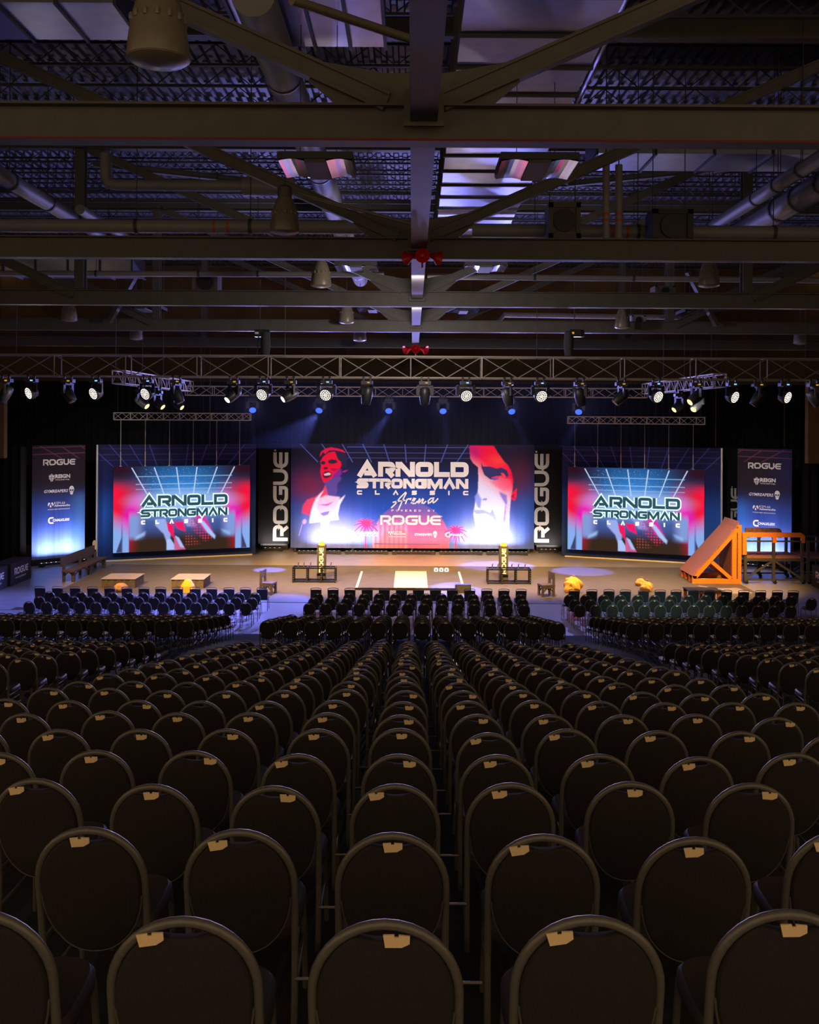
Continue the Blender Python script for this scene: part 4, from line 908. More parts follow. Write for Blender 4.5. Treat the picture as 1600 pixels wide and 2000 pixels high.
def led_art():
    A = Art(420, 264, 0, 1.6, 0, 1); X, Y = A.X / 1.6, A.Y; W = lambda x: x * 1.6
    A.C[:] = np.array((0.012, 0.03, 0.09))
    A.over(np.exp(-((X - .5) / .30) ** 2 - ((Y - .33) / .30) ** 2), (0.03, 0.24, 0.68)); A.over(np.exp(-((X - .5) / .34) ** 2 - ((Y - .50) / .17) ** 2) * .92, (0.24, 0.40, 0.85))
    A.over(sst(.56, .70, Y) * .75, (0.06, 0.10, 0.34)); A.over((sst(.70, .88, Y) * (1 - sst(.385, .395, np.abs(X - .5)))), (0.035, 0.020, 0.012))
    for s in (0, 1):
        XX = X if s == 0 else 1 - X
        A.over(sst(.25, .0, XX + (Y - .45) * .10) * sst(.10, .32, Y), (0.80, 0.004, 0.035)); A.over(np.exp(-((XX - .13 + (Y - .52) * .30) / .06) ** 2) * sst(.22, .46, Y) * .95, (0.85, 0.004, 0.48)); A.over(sst(.36, .05, XX) * (1 - sst(.05, .30, Y)) * .95, (0.025, 0.004, 0.010)); A.over(sst(.10, 0, XX) * sst(.16, .32, Y) * (1 - sst(.5, .66, Y)), (0.92, 0.008, 0.05))
        lo = sst(.50, .80, Y + .02 - XX * .9)
        A.over((1 - sst(.105, .115, XX)) * lo, (0.24, 0.42, 0.85)); A.over(((XX > .055) & (XX < .068)).astype(float) * lo * .7, (0.09, 0.12, 0.32)); A.over(sst(.10, .125, XX) * (1 - sst(.15, .24, XX)) * sst(.50, .62, Y) * (1 - sst(.80, .88, Y)), (0.22, 0.33, 0.70))
        A.poly([(W(x if s == 0 else 1 - x), yy) for x, yy in ((.02, 1), (.06, .82), (.06, 1))], (0.05, 0.05, 0.14), .004)
    for x0, x1 in ((.13, .24), (.29, .36), (.45, .475), (.60, .575), (.75, .68), (.88, .78)): A.seg((W(x0), .02), (W(x1), .33), .009, (0.55, 0.72, 1.0), .9)
    for yy, a in ((.12, .5), (.21, .55), (.27, .4)): A.seg((W(.16), yy), (W(.86), yy), .008, (0.40, 0.68, 1.0), a)
    for i in range(230):
        x, yy = A.rs.uniform(.2, .75), A.rs.uniform(.02, .32)
        k, j = int(x * (A.nx - 1)), int(yy * (A.ny - 1)); A.C[j, k] = np.array((0.7, 0.85, 1.0)) * A.rs.uniform(.4, 1)
    P = lambda L: [(W(x), yy) for x, yy in L]
    A.poly(P([(.30, .62), (.37, .62), (.41, .80), (.40, .98), (.36, .80), (.30, .70)]), (0.35, 0.45, 0.90), .006, .9); A.poly(P([(.38, .66), (.43, .70), (.435, .86), (.39, .76)]), (0.90, 0.01, 0.12), .004)
    A.poly(P([(.43, .66), (.50, .66), (.52, .78), (.46, .74)]), (0.9, 0.01, 0.15), .006); A.poly(P([(.38, .86), (.41, .86), (.46, .99), (.38, .99)]), (0.42, 0.55, 0.95), .004); A.poly(P([(.435, .84), (.45, .84), (.52, .99), (.435, .99)]), (0.62, 0.12, 0.30), .004); A.poly(P([(.44, .82), (.47, .85), (.51, .97), (.48, .96)]), (0.40, 0.52, 0.95), .004)
    A.poly(P([(.48, .60), (.56, .60), (.60, .72), (.53, .72)]), (0.30, 0.36, 0.85), .008, .8)
    dot = ((np.sin(A.X * 190) > -.2) & (np.sin(A.Y * 190) > -.2)).astype(float)
    A.over(blur(polymask(A.X, A.Y, P([(.53, .64), (.60, .60), (.66, .68), (.72, .86), (.66, .90), (.57, .76)])), 3) * dot * .9, (0.85, 0.02, 0.10)); A.over(blur(polymask(A.X, A.Y, P([(.51, .80), (.57, .82), (.63, .93), (.52, .95)])), 3) * dot * .7, (0.42, 0.06, 0.06))
    A.poly(P([(.58, .58), (.66, .60), (.72, .80), (.66, .78)]), (0.85, 0.01, 0.40), .012, .9); A.poly(P([(.62, .66), (.65, .66), (.74, .84), (.735, .88), (.68, .80)]), (0.40, 0.58, 0.95), .006)
    A.poly(P([(.15, .86), (.16, .82), (.23, .76), (.22, .81)]), (0.35, 0.55, 0.92), .010, .9); A.poly(P([(.78, .76), (.85, .80), (.855, .84), (.80, .80)]), (0.30, 0.50, 0.90), .010, .9)
    A.ell(W(.51), .405, W(.34), .12, (0.45, 0.66, 1.0), .5, .5)
    return A
LA = led_art(); led_mesh = {}
for side, (a, b, s0, s1) in (('bench', (PL0, PL1, SL0, SL1)), ('ramp', (PR0, PR1, SR0, SR1))):
    u = (b - a).normalized(); n = Vector((u.y, -u.x, 0)); up = Vector((0, 0, 1))
    where = 'the side with the long bench' if side == 'bench' else 'behind the orange ramp'
    t, f = board('angled_panel', 'angled dark blue printed stage panel standing on %s' % where if side == 'bench' else 'angled dark blue printed stage panel standing %s' % where, a + up * 6.04, b + up * 6.04, a + up * 0.02, thick=0.12, edge='print_dark')
    art_object('printed_artwork', panel_art(side == 'ramp'), a + up * 6.04, b + up * 6.04, a + up * 0.02, 'banner_print', t)
    out = a if side == 'bench' else b
    MB().tube([out + n * 0.05 + up * 0.02, out + n * 0.05 + up * 6.04], 0.05, 8).build('edge_trim', 'truss_alloy', t)
    m = MB(); z0, z1 = 0.47, 4.92
    TL, TR, BL = s0 + up * z1, s1 + up * z1, s0 + up * z0
    t, f = board('video_screen', 'hanging video screen showing outlined title lettering, %s' % where if side == 'ramp' else 'hanging video screen showing outlined title lettering, on %s' % where, TL, TR, BL, 'screen', 0.10, 'black_plastic')
    art_object('screen_picture', LA, TL, TR, BL, 'led', t, off=0.004)
    lx = lambda q: (0.195 + (q - 57) / (1510 - 57) * 0.635) * f.W
    def ld(chars, d0, d1, tt, rr): return [(c, lx(p0), lx(p1), d0 * f.H, d1 * f.H, tt, rr) for p0, p1, c in chars]
    hi = ld(SH['ARNOLD'], .345, .470, .27, .22) + ld(SH['STRONGMAN'], .505, .595, .27, .22)
    tag(letters(MB(), f, hi, 0.012, 0.135).build('outline_lettering', 'led_white', t), 'glowing white outline'); tag(letters(MB(), f, hi, 0.024, 0.005).build('title_lettering', 'led_dark', t), 'dark teal capitals')
    tag(letters(MB(), f, ld(SH['CLASSIC'], .632, .680, .36, .12), 0.024).build('subtitle_lettering', 'led_warm_white', t), 'white spaced capitals')
    for i in range(6):
        q = TL + f.u * (f.W * (0.05 + 0.174 * i)) - n * 0.03
        c = MB(); c.tube([q, q + up * 0.75], 0.022, 6); c.tube([q + up * 0.75, q + up * 2.4], 0.009, 5); c.box(q + up * 0.02, (0.09, 0.09, 0.05)); c.build('hanging_chain', 'truss_alloy', t)
    if side == 'bench': tag(MB().bar(a + u * 0.4 + n * 0.1 + up * 0.03, b - u * 0.2 + n * 0.1 + up * 0.03, 0.06, 0.06).build('floor_batten', 'ply_pale', origin=a + u * 4), 'pale batten along the foot of the panel beside the bench', 'batten')
    else: tag(MB().bar(a + u * 0.2 + n * 0.1 + up * 0.03, b - u * 0.4 + n * 0.1 + up * 0.03, 0.06, 0.06).build('floor_batten', 'ply_pale', origin=a + u * 4), 'pale batten along the foot of the panel behind the ramp', 'batten')
# ------------------------------------------------------------------ sponsor banners
def sponsor(label, a, b, flip):
    up = Vector((0, 0, 1)); z1, z0 = 6.04, 0.30
    TL, TR, BL = a + up * z1, b + up * z1, a + up * z0
    t, f = board('sponsor_banner', label, TL, TR, BL, thick=0.1)
    A = Art(120, 240, 0, 1, 0, 2.1); X, Y = A.X, A.Y / 2.1
    A.C[:] = np.array((0.030, 0.020, 0.028)); A.over(sst(.32, .62, Y) * .9, (0.035, 0.075, 0.34)); A.over(sst(.60, 1, Y) * .8, (0.16, 0.24, 0.62)); A.streaks(.25, .9, 1.4)  # blue print; its pale bottom also has the uplight painted in
    if not flip: A.over(np.exp(-((X - .92) / .16) ** 2) * sst(.38, .50, Y) * (1 - sst(.75, .95, Y)) * .7, (0.08, 0.20, 0.48))
    else: A.over(np.exp(-((X - .05) / .16) ** 2) * sst(.40, .55, Y) * .8, (0.05, 0.18, 0.60)); A.over(np.exp(-((X - 1) / .3) ** 2) * (1 - sst(.2, .5, Y)) * .6, (0.03, 0.03, 0.14))
    for x0, y0, x1, y1 in ((.15, .02, .55, .25), (.56, .04, .87, .25), (.9, .02, 1, .09), (0, .045, 1, .03), (0, .17, .99, .15)):
        if flip: x0, x1 = 1 - x0, 1 - x1
        A.seg((x0, y0), (x1, y1), .012, (0.22, 0.06, 0.14), .8)
    art_object('printed_artwork', A, TL, TR, BL, 'banner_print', t)
    S = lambda q: q * f.W; Dd = lambda q: q * f.H
    for fn, q in ((rogue, (.20, .80, .125, .178)), (logo_reign, (.31, .71, .245, .325)), (logo_gym, (.22, .79, .365, .445)), (logo_ksm, (.29, .71, .500, .575)), (logo_chalk, (.29, .70, .635, .695))):
        m = MB(); fn(m, f, S(q[0]), S(q[1]), Dd(q[2]), Dd(q[3])); m.build('logo_lettering', 'print_white', t)
    b_ = MB(); b_.bar(a + up * 0.15 + f.n * -0.1, b + up * 0.15 + f.n * -0.1, 0.3, 0.3); b_.build('base', 'black_metal', t)
    e = a + f.n * 0.6 + f.u * 0.15; g = b + f.n * 0.6 - f.u * 0.15
    light_bar('black light bar at the foot of the sponsor banner %s' % ('behind the orange platform' if flip else 'beside the covered tables'), e, g, 10)
sponsor('tall sponsor banner with a column of white logos behind the long bench', BL0, BL1, False)
sponsor('tall sponsor banner with a column of white logos behind the orange platform', BR0, BR1, True)
# ------------------------------------------------------------------ stage floor pieces and props
tag(MB().bx(-15.2, 15.0, 39.5, 49.3, 0.0, 0.015).build('stage_mat', 'rubber_mat', origin=(0, 44, 0)), 'large dark rubber mat covering the stage floor', 'mat')
x0, x1, y0, y1, zt = -2.45, 2.32, 42.4, 46.9, 0.115
t = thing('lifting_platform', 'low square lifting platform with white edge strips at centre stage', 'platform', (0, 44.6, 0.015))
MB().bx(x0, x1, y0, y1, 0.015, zt).build('deck', 'rubber_mat', t)
MB().bx(x0 - 0.02, x1 + 0.02, y0 - 0.05, y0, 0.015, zt).build('front_edge_trim', 'black_metal', t)
for a in (x0, x1 - 0.10): MB().bx(a, a + 0.10, y0 + 0.02, y1, zt, zt + 0.006).build('edge_strip', 'white_tape', t)
MB().bx(x0, x1, y1 - 0.06, y1, zt, zt + 0.006).build('edge_strip', 'wood_dark', t)
tag(MB().bx(-0.78, 0.70, y0 + 0.03, y1 - 0.05, zt, zt + 0.02).build('plywood_panel', 'ply_pale', origin=(0, 44.6, zt)), 'pale plywood sheet lying on the lifting platform', 'panel')
t = thing('wedge_speaker', 'small black wedge speaker at the corner of the lifting platform', 'speaker', (2.22, 42.0, 0.015))
MB().prism([(41.82, 0.015), (42.3, 0.015), (42.3, 0.20), (42.12, 0.36), (41.82, 0.36)], lambda a, b, h: (h, a, b), 1.88, 2.56).build('cabinet', 'black_plastic', t)
MB().bx(1.92, 2.52, 41.808, 41.822, 0.05, 0.33).build('grille', 'frame_dark', t)
# counter sign
a, b = pw(846, 1121, 47.15), pw(887, 1108, 47.15)
t = thing('counter_sign', 'dark counter sign showing three white zeros behind the platform', 'sign', ((a.x + b.x) / 2, 47.2, 0.015))
MB().bx(a.x, b.x, 47.17, 47.3, 0.015, b.z).build('cabinet', 'wood_dark', t)
f = Face((a.x, 47.17, b.z), (b.x, 47.17, b.z), (a.x, 47.17, 0.015))
m = MB(); letters(m, f, [('0', f.W * (.05 + .25 * i), f.W * (.05 + .25 * i) + f.W * .19, f.H * .12, f.H * .88, 0.28, 0.2) for i in range(3)]); m.build('digit_lettering', 'sign_glow', t)
# weight racks and towers
def rack(label, px0, px1, py, spikes):
    a, b = pz(px0, py, 0.015), pz(px1, py, 0.015); y = (a.y + b.y) / 2; x0, x1 = a.x, b.x; H = 0.70
    t = thing('loading_rack', label, 'rack', ((x0 + x1) / 2, y, 0.015), 'loading racks on the stage')
    for i in range(4):
        x = x0 + 0.03 + (x1 - x0 - 0.06) * i / 3
        for yy in (y, y + 0.55): MB().bx(x - 0.035, x + 0.035, yy - 0.035, yy + 0.035, 0.015, H).build('upright', 'rack_steel', t)
        m = MB(); m.bx(x - 0.03, x + 0.03, y, y + 0.55, H - 0.06, H); m.bx(x - 0.03, x + 0.03, y, y + 0.55, 0.05, 0.10); m.build('cross_tie', 'rack_steel', t)
        m = MB()
        for k in range(6): m.lathe([(0.0, 0.002), (0.016, 0)], 8, (x, y - 0.036, 0.10 + 0.1 * k), (0, -1, 0), (False, False))
        m.build('bolt', 'chrome', t)
    for yy in (y, y + 0.55):
        for zz in (H - 0.03, 0.07): MB().bx(x0, x1, yy - 0.03, yy + 0.03, zz - 0.03, zz + 0.03).build('rail', 'rack_steel', t)
    for px in spikes:
        x = pw(px, py, y).x
        m = MB().tube([(x, y + 0.1, H), (x, y + 0.1, H + 0.16), (x + 0.03, y + 0.1, H + 0.22)], 0.022, 8); m.build('horn_pin', 'chrome', t, smooth=True)
    return y
yr1 = rack('black loading rack with chrome pins on the bench half of the stage', 571, 656, 1138, (582, 593, 606, 646))
yr2 = rack('black loading rack with chrome pins on the ramp half of the stage', 952, 1037, 1141, (962, 973, 1000, 1013, 1026))
def tower(label, px0, px1, pyt, y):
    a, b = pw(px0, pyt, y), pw(px1, pyt, y); t = thing('padded_post', label, 'post', ((a.x + b.x) / 2, y + 0.2, 0.015), 'padded posts behind the racks')
    MB().bx(a.x, b.x, y, y + 0.42, 0.015, a.z).build('sleeve', 'tower_vinyl', t)
    f = Face((a.x, y, a.z), (b.x, y, a.z), (a.x, y, 0.015)); m = MB(); rogue(m, f, f.W * .26, f.W * .76, f.H * .06, f.H * .80, True, 0.006, False); m.build('wordmark_lettering', 'print_white', t)
    cx = (a.x + b.x) / 2
    m = MB().lathe([(0.17, 0), (0.15, 0.05), (0.11, 0.11), (0.06, 0.16), (0.0, 0.17)], 9, (cx, y + 0.2, a.z), (0.12, 0, 1), (True, False)); m.build('yellow_cap', 'yellow_paint', t)
tower('black padded post with vertical wordmark and yellow top, behind the bench-side rack', 619.5, 636, 1066, yr1 + 0.95)
tower('black padded post with vertical wordmark and yellow top, behind the ramp-side rack', 976, 993, 1067.5, yr2 + 0.95)
# wooden chairs on stage
def stage_chair(label, px, py, s, yaw):
    q = pz(px, py, 0.015); t = thing('wooden_chair', label, 'chair', q, 'wooden chairs on the stage'); ro = Matrix.Rotation(yaw, 3, 'Z')
    def P(n, boxes, m='wood_dark'):
        mb = MB()
        for c, sz in boxes: mb.box(q + ro @ Vector((c[0] * s, c[1], c[2])), sz, ro)
        return mb.build(n, m, t)
    P('seat', [((0, 0, 0.47), (0.58, 0.56, 0.07)), ((0, -0.25, 0.40), (0.5, 0.05, 0.10)), ((0, 0.25, 0.40), (0.5, 0.05, 0.10))])
    for x in (-0.24, 0.24):
        for yy in (-0.23, 0.23):
            h = 1.02 if x < 0 else 0.44
            P('leg', [((x, yy, h / 2), (0.09, 0.08, h))])
    P('backrest', [((-0.25, 0, 0.86), (0.06, 0.56, 0.30))])
    mb = MB()
    for yy in (-0.23, 0.23):
        pts = [q + ro @ Vector(((-0.2 + 0.4 * i / 8) * s, yy, 0.20 + 0.19 * math.sin(math.pi * i / 8))) for i in range(9)]
        mb.tube(pts, 0.03, 6)
    mb.build('arched_stretcher', 'wood_dark', t, smooth=True)
stage_chair('sturdy wooden chair facing in, beside the bench-side rack', 524, 1160, 1, R(-14))
stage_chair('sturdy wooden chair facing in, between the ramp-side rack and the big yellow sack', 1067, 1164, -1, R(14))
# long bench
p0, p1 = pz(134, 1137, 0.0), pz(196, 1109, 0.0); d = (p1 - p0); L = d.length; d.normalize(); sdv = Vector((d.y, -d.x, 0)); up = Vector((0, 0, 1))
t = thing('long_bench', 'long dark wooden bench with a backrest at the side of the stage', 'bench', (p0 + p1) / 2)
rb = Matrix((sdv, d, up)).transposed(); B = lambda s, l, z: p0 + sdv * s + d * l + up * z
m = MB(); m.box(B(0.02, L / 2, 0.50), (0.56, L + 0.3, 0.07), rb); m.build('seat', 'wood_dark', t)
MB().box(B(-0.30, L / 2 - 0.1, 0.92), (0.06, L + 0.1, 0.42), rb).build('backrest', 'wood_dark', t)
for l in (0.05, L * .5, L - 0.05):
    MB().box(B(0.20, l, 0.23), (0.14, 0.14, 0.46), rb).build('leg', 'wood_dark', t); MB().box(B(-0.24, l, 0.40), (0.10, 0.14, 0.80), rb).build('leg', 'wood_dark', t)
mb = MB()
for l0, l1 in ((0.1, L * .5), (L * .5, L - 0.1)): mb.tube([B(0.2, l0 + (l1 - l0) * i / 10, 0.24 + 0.2 * math.sin(math.pi * i / 10)) for i in range(11)], 0.035, 6)
for l in (0.05,): mb.tube([B(-0.22 + 0.42 * i / 8, l, 0.24 + 0.2 * math.sin(math.pi * i / 8)) for i in range(9)], 0.035, 6)
mb.build('arched_stretcher', 'wood_dark', t, smooth=True)
mb = MB(); mb.prism([(-0.10, 0.9), (0.12, 0.9), (0.12, 1.25), (0.05, 1.36), (-0.04, 1.36), (-0.10, 1.25)], lambda a, b, h: B(-0.30 + a, L + h, b), 0.0, 0.05); tag(mb.build('end_panel', 'ply_pale', t), 'pale rounded end board')
# draped low boxes
for label, xa, xb in (('low brown-draped box under the tan dome, farther from centre', -13.55, -12.1), ('low brown-draped box behind the yellow pyramid', -10.5, -9.1)):
    t = thing('draped_box', label, 'box', ((xa + xb) / 2, 43.2, 0.015), 'low draped boxes'); ya, yb_ = 42.5, 43.95
    MB().bx(xa - 0.03, xb + 0.03, ya - 0.03, yb_ + 0.03, 0.40, 0.425).build('top', 'box_top', t)
    m = MB(); ring = []
    for (ax, ay), (bx_, by) in zip([(xa, ya), (xb, ya), (xb, yb_), (xa, yb_)], [(xb, ya), (xb, yb_), (xa, yb_), (xa, ya)]):
        for i in range(14): f = i / 14; w = 0.02 * math.sin(i * 2.4); ring.append((ax + (bx_ - ax) * f + (w if ay != by else 0), ay + (by - ay) * f + (w if ax != bx_ else 0)))
    m.prism(ring, lambda a, b, h: (a, b, h), 0.016, 0.40); m.build('skirt', 'box_drape', t)
# sacks and stones
def lump(name, label, cat, c, rx, ry, rz, m, seed, amp=0.10, n=22, group=None, flat=True):
    rr = random.Random(seed); ph = [(rr.uniform(1, 4), rr.uniform(1, 4), rr.uniform(1, 4), rr.uniform(0, 6)) for _ in range(6)]
    mb = MB(); vs = []
    for i in range(n + 1):
        for j in range(n * 2):
            th = math.pi * i / n; p = 2 * math.pi * j / (n * 2); d = Vector((math.sin(th) * math.cos(p), math.sin(th) * math.sin(p), math.cos(th)))
            k = 1 + amp * sum(math.sin(a * d.x * 2 + b * d.y * 2 + e * d.z * 2 + f) for a, b, e, f in ph) / 3
            z = d.z * rz * k; vs.append((c[0] + d.x * rx * k, c[1] + d.y * ry * k, max(c[2] + rz * 0.82 + z, c[2])))
    fs = [(i * 2 * n + j, (i + 1) * 2 * n + j, (i + 1) * 2 * n + (j + 1) % (2 * n), i * 2 * n + (j + 1) % (2 * n)) for i in range(n) for j in range(2 * n)]
    mb.add(vs, fs); o = mb.build(name, m, smooth=True, origin=c); return tag(o, label, cat, group), mb
def sack(label, px, py, w, h, m, seed, knot=True):
    q = pz(px, py, 0.015); q.y += w * 0.35
    o, _ = lump('lifting_sack', label, 'sack', q, w / 2, w * 0.42, h / 1.82, m, seed, 0.14)
    if knot:
        k = MB(); k.lathe([(0.05, 0), (0.03, 0.05), (0.07, 0.10), (0.0, 0.11)], 9, q + Vector((0.02, 0, h * 0.96)), (0.2, 0, 1)); k.build('tied_neck', m, o, smooth=True)
    k = MB(); k.tube([q + Vector((-w * .3 + w * .6 * i / 8, -w * 0.40 - 0.02 * math.sin(i * .8), h * (.55 + .14 * math.sin(i * 1.3)))) for i in range(9)], 0.012, 5); k.build('seam', m, o)
sack('big lumpy yellow sack standing near the ramp-side wooden chair', 1121, 1160, 0.78, 0.68, 'yellow_sack', 5)
sack('smaller tan sack behind its neighbour, midway to the orange ramp', 1253, 1146, 0.46, 0.34, 'tan_sack', 9)
sack('tan sack in front of its darker neighbour, midway to the orange ramp', 1265, 1157, 0.52, 0.42, 'tan_sack', 12)
q = pz(362, 1158, 0.015)
mb = MB(); ring = [(0.30, -0.26), (0.34, 0.1), (0.12, 0.3), (-0.2, 0.28), (-0.33, 0.0), (-0.22, -0.27)]
vs = [q + Vector((a, b + 0.3, 0)) for a, b in ring] + [q + Vector((a * .86 + .02, b * .86 + 0.3, 0.26)) for a, b in ring] + [q + Vector((a * .42 + .03, b * .42 + 0.3, 0.50)) for a, b in ring] + [q + Vector((0.04, 0.3, 0.56))]
mb.add(vs, [(i, (i + 1) % 6, 6 + (i + 1) % 6, 6 + i) for i in range(6)] + [(6 + i, 6 + (i + 1) % 6, 12 + (i + 1) % 6, 12 + i) for i in range(6)] + [(12 + i, 12 + (i + 1) % 6, 18) for i in range(6)] + [(5, 4, 3, 2, 1, 0)])
tag(mb.build('lifting_stone', 'yellow_paint', origin=q), 'bright yellow faceted pyramid stone before the draped box', 'stone')
q = pz(233, 1158, 0.015); lump('lifting_stone', 'rounded tan dome stone before the farther draped box', 'stone', q + Vector((0, 0.25, 0)), 0.30, 0.25, 0.21, 'tan_sack', 21, 0.05)
# orange ramp
X0, X1, Y0, Y1, HT = 12.85, 14.92, 44.5, 46.5, 2.55
t = thing('timber_ramp', 'steep orange timber ramp with a reddish plywood face', 'ramp', ((X0 + X1) / 2, (Y0 + Y1) / 2, 0.015))
sl = Vector((X1 - 0.1 - X0, 0, HT - 0.36)); 
m = MB(); a, b = Vector((X0 - 0.02, 0, 0.36)), Vector((X1 - 0.02, 0, 0.36 + (HT - 0.36) * (X1 - X0) / (X1 - 0.1 - X0)))
m.bar(a + Vector((0, (Y0 + Y1) / 2, 0)), b + Vector((0, (Y0 + Y1) / 2, 0)), Y1 - Y0 + 0.06, 0.05); m.build('ply_face', 'ply_red', t)
MB().bar((X1 - 0.06, (Y0 + Y1) / 2, HT + 0.08), (X1 + 0.05, (Y0 + Y1) / 2, HT + 0.32), Y1 - Y0 + 0.02, 0.05).build('top_lip', 'ply_red', t)
for yy in (Y0 + 0.07, Y0 + 0.65, Y1 - 0.65, Y1 - 0.07):
    MB().bar(a + Vector((0.08, yy, -0.13)), b + Vector((0.02, yy, -0.13)), 0.13, 0.20).build('stringer', 'wood_orange', t)
    MB().bx(X0 + 0.02, X0 + 0.2, yy - 0.065, yy + 0.065, 0.015, 0.36).build('toe_block', 'wood_orange', t)
for yy in (Y0 + 0.07, Y1 - 0.07):
    MB().bx(X0, X1, yy - 0.09, yy + 0.09, 0.015, 0.23).build('base_beam', 'wood_orange', t)
    MB().bx(X1 - 0.26, X1 - 0.06, yy - 0.08, yy + 0.08, 0.2, HT - 0.1).build('post', 'wood_orange', t)
    MB().bx(X1 + 0.0, X1 + 0.16, yy - 0.08, yy + 0.08, 0.015, HT + 0.16).build('post', 'wood_orange', t)
    MB().bar((X0 + 0.9, yy, 1.0), (X1 - 0.3, yy, 0.25), 0.12, 0.16).build('brace', 'wood_orange', t)
MB().bx(X1 - 0.24, X1 - 0.14, Y0 + 0.2, Y1 - 0.2, 0.25, HT - 0.25).build('rear_board', 'ply_red', t)
# railed platforms behind the ramp
def cart(label, xa, xb, pads, name='railed_platform'):
    t = thing(name, label, 'platform', ((xa + xb) / 2, 45.5, 0.0)); zd = 1.24
    MB().bx(xa, xb, Y0 + 0.05, Y1 - 0.05, zd - 0.05, zd).build('deck', 'ply_red', t)
    xs_ = (xa + 0.05, (xa + xb) / 2 + 0.0, xb - 0.05)
    for yy in (Y0 + 0.05, Y1 - 0.05):
        MB().bx(xa, xb, yy - 0.05, yy + 0.05, zd - 0.18, zd - 0.05).build('side_beam', 'frame_dark', t)
        MB().bx(xa, xb, yy - 0.03, yy + 0.03, 1.93, 2.0).build('hand_rail', 'frame_dark', t); MB().bx(xa, xb, yy - 0.03, yy + 0.03, 0.18, 0.24).build('low_rail', 'frame_dark', t)
        for x in xs_:
            p = MB().bx(x - 0.06, x + 0.06, yy - 0.06, yy + 0.06, 0.12, 2.0).build('post', 'frame_dark', t)
            w = MB(); w.lathe([(0.03, -0.03), (0.075, -0.03), (0.075, 0.03), (0.03, 0.03)], 14, (x + 0.08, yy, 0.076), (0, 1, 0)); w.bx(x + 0.02, x + 0.12, yy - 0.05, yy + 0.05, 0.13, 0.2); w.build('caster', 'black_metal', p)
        for u, w_ in ((xs_[0], xs_[1]), (xs_[2], xs_[1])): MB().bar((u, yy, 0.25), (w_, yy, zd - 0.15), 0.06, 0.09).build('cross_brace', 'frame_dark', t)
    if pads:
        for yy, pm, e0, e1 in ((Y0 + 0.05, 'pad_orange', xa - 0.10, xb), (Y1 - 0.05, 'ply_red', xa + 0.7, xb - 0.35)):
            m = MB(); m.bar((e0, yy, 2.26), (e1 - 0.12, yy, 2.26), 0.16, 0.20)
            pts = [(e1 - 0.12 + 0.12 * math.sin(k), yy, 2.14 + 0.12 * math.cos(k)) for k in (0, .5, 1.0, math.pi / 2)]
            m.tube(pts, 0.10, 8); m.bar((e1 - 0.02, yy, 2.2), (e1 - 0.02, yy, 1.9), 0.16, 0.16, up=(0, 1, 0)); m.bar((xs_[1] + 0.02, yy, 2.25), (xs_[1] + 0.02, yy, 1.9), 0.17, 0.17, up=(0, 1, 0)); m.bar((e0 + 0.1, yy, 2.25), (e0 + 0.1, yy, 1.35 if pm == 'pad_orange' else 1.9), 0.17, 0.2, up=(0, 1, 0))
            m.build('rail_pad', pm, t, smooth=False)
cart('dark railed platform with orange rail pads behind the timber ramp', 15.22, 17.92, True)
cart('plain dark railed platform without pads, beyond the orange-padded one', 18.1, 20.6, False)
# low orange bench in front
q0, q1 = pz(1337, 1170, 0.0), pz(1408, 1176, 0.0)
t = thing('low_trestle', 'low orange trestle with a dark top behind the front row seats', 'trestle', ((q0.x + q1.x) / 2, 40.4, 0.015)); xa, xb = q0.x, q1.x
MB().bx(xa - 0.02, xb + 0.02, 40.05, 40.95, 0.43, 0.47).build('top', 'cloth_black', t)
for x in (xa, (xa + xb) / 2, xb - 0.12):
    for yy in (40.08, 40.80): MB().bx(x, x + 0.12, yy, yy + 0.12, 0.015, 0.43).build('leg', 'wood_orange', t)
for yy in (40.08, 40.80): MB().bx(xa, xb, yy, yy + 0.10, 0.33, 0.43).build('side_rail', 'wood_orange', t)
q = pz(1442, 1160, 0.02); tag(MB().box((q.x, q.y + 0.5, 0.045), (1.0, 1.3, 0.06), Matrix.Rotation(R(12), 3, 'Z')).build('floor_board', 'box_top', origin=q), 'pale board lying on the floor near the orange platform', 'board')
a, b = pz(1364, 1144, 0.02), pz(1417, 1152, 0.02); tag(MB().bar(a + Vector((0, 0, 0.0)), b, 0.05, 0.006).build('tape_line', 'white_tape', origin=a), 'pale tape line on the mat before the orange ramp', 'tape')
# covered tables at the sides
def table(label, xf, yn, yf, s, web, name='covered_table'):
    """long table under a black cover, its printed side facing the stage"""
    H = 0.98; wd = 0.85; xb = xf - s * wd
    t = thing(name, label, 'table', ((xf + xb) / 2, (yn + yf) / 2, 0.0), 'covered tables beside the stage')
    MB().bx(min(xf, xb), max(xf, xb), yn, yf, H - 0.02, H).build('top', 'cloth_black', t)
    ring = []
    cs = [(xf, yn), (xf, yf), (xb, yf), (xb, yn)]
    for i, (ax, ay) in enumerate(cs):
        bx_, by = cs[(i + 1) % 4]
        for k in range(16): f = k / 16; w = 0.0 if i == 0 else 0.018 * math.sin(k * 2.1); ring.append((ax + (bx_ - ax) * f + (w if ay != by else 0), ay + (by - ay) * f + (w if ax != bx_ else 0)))
    MB().prism(ring, lambda a, b, h: (a, b, h), 0.003, H - 0.02).build('cloth_cover', 'cloth_black', t)
    f = Face((xf, yn, H), (xf, yf, H), (xf, yn, 0)) if s > 0 else Face((xf, yf, H), (xf, yn, H), (xf, yf, 0))
    m = MB(); rogue(m, f, f.W * .17, f.W * .83, f.H * .24, f.H * .55, False, 0.01)
    font_text(m, f, 'WWW.ROGUEFITNESS.COM', f.W * .22, f.W * .72, f.H * .66, f.H * .74, 0.02, 0.01)
    m.build('wordmark_lettering', 'print_white', t)
table('black covered table with a wordmark, next to the long bench', -17.65, 42.8, 45.1, 1, True)
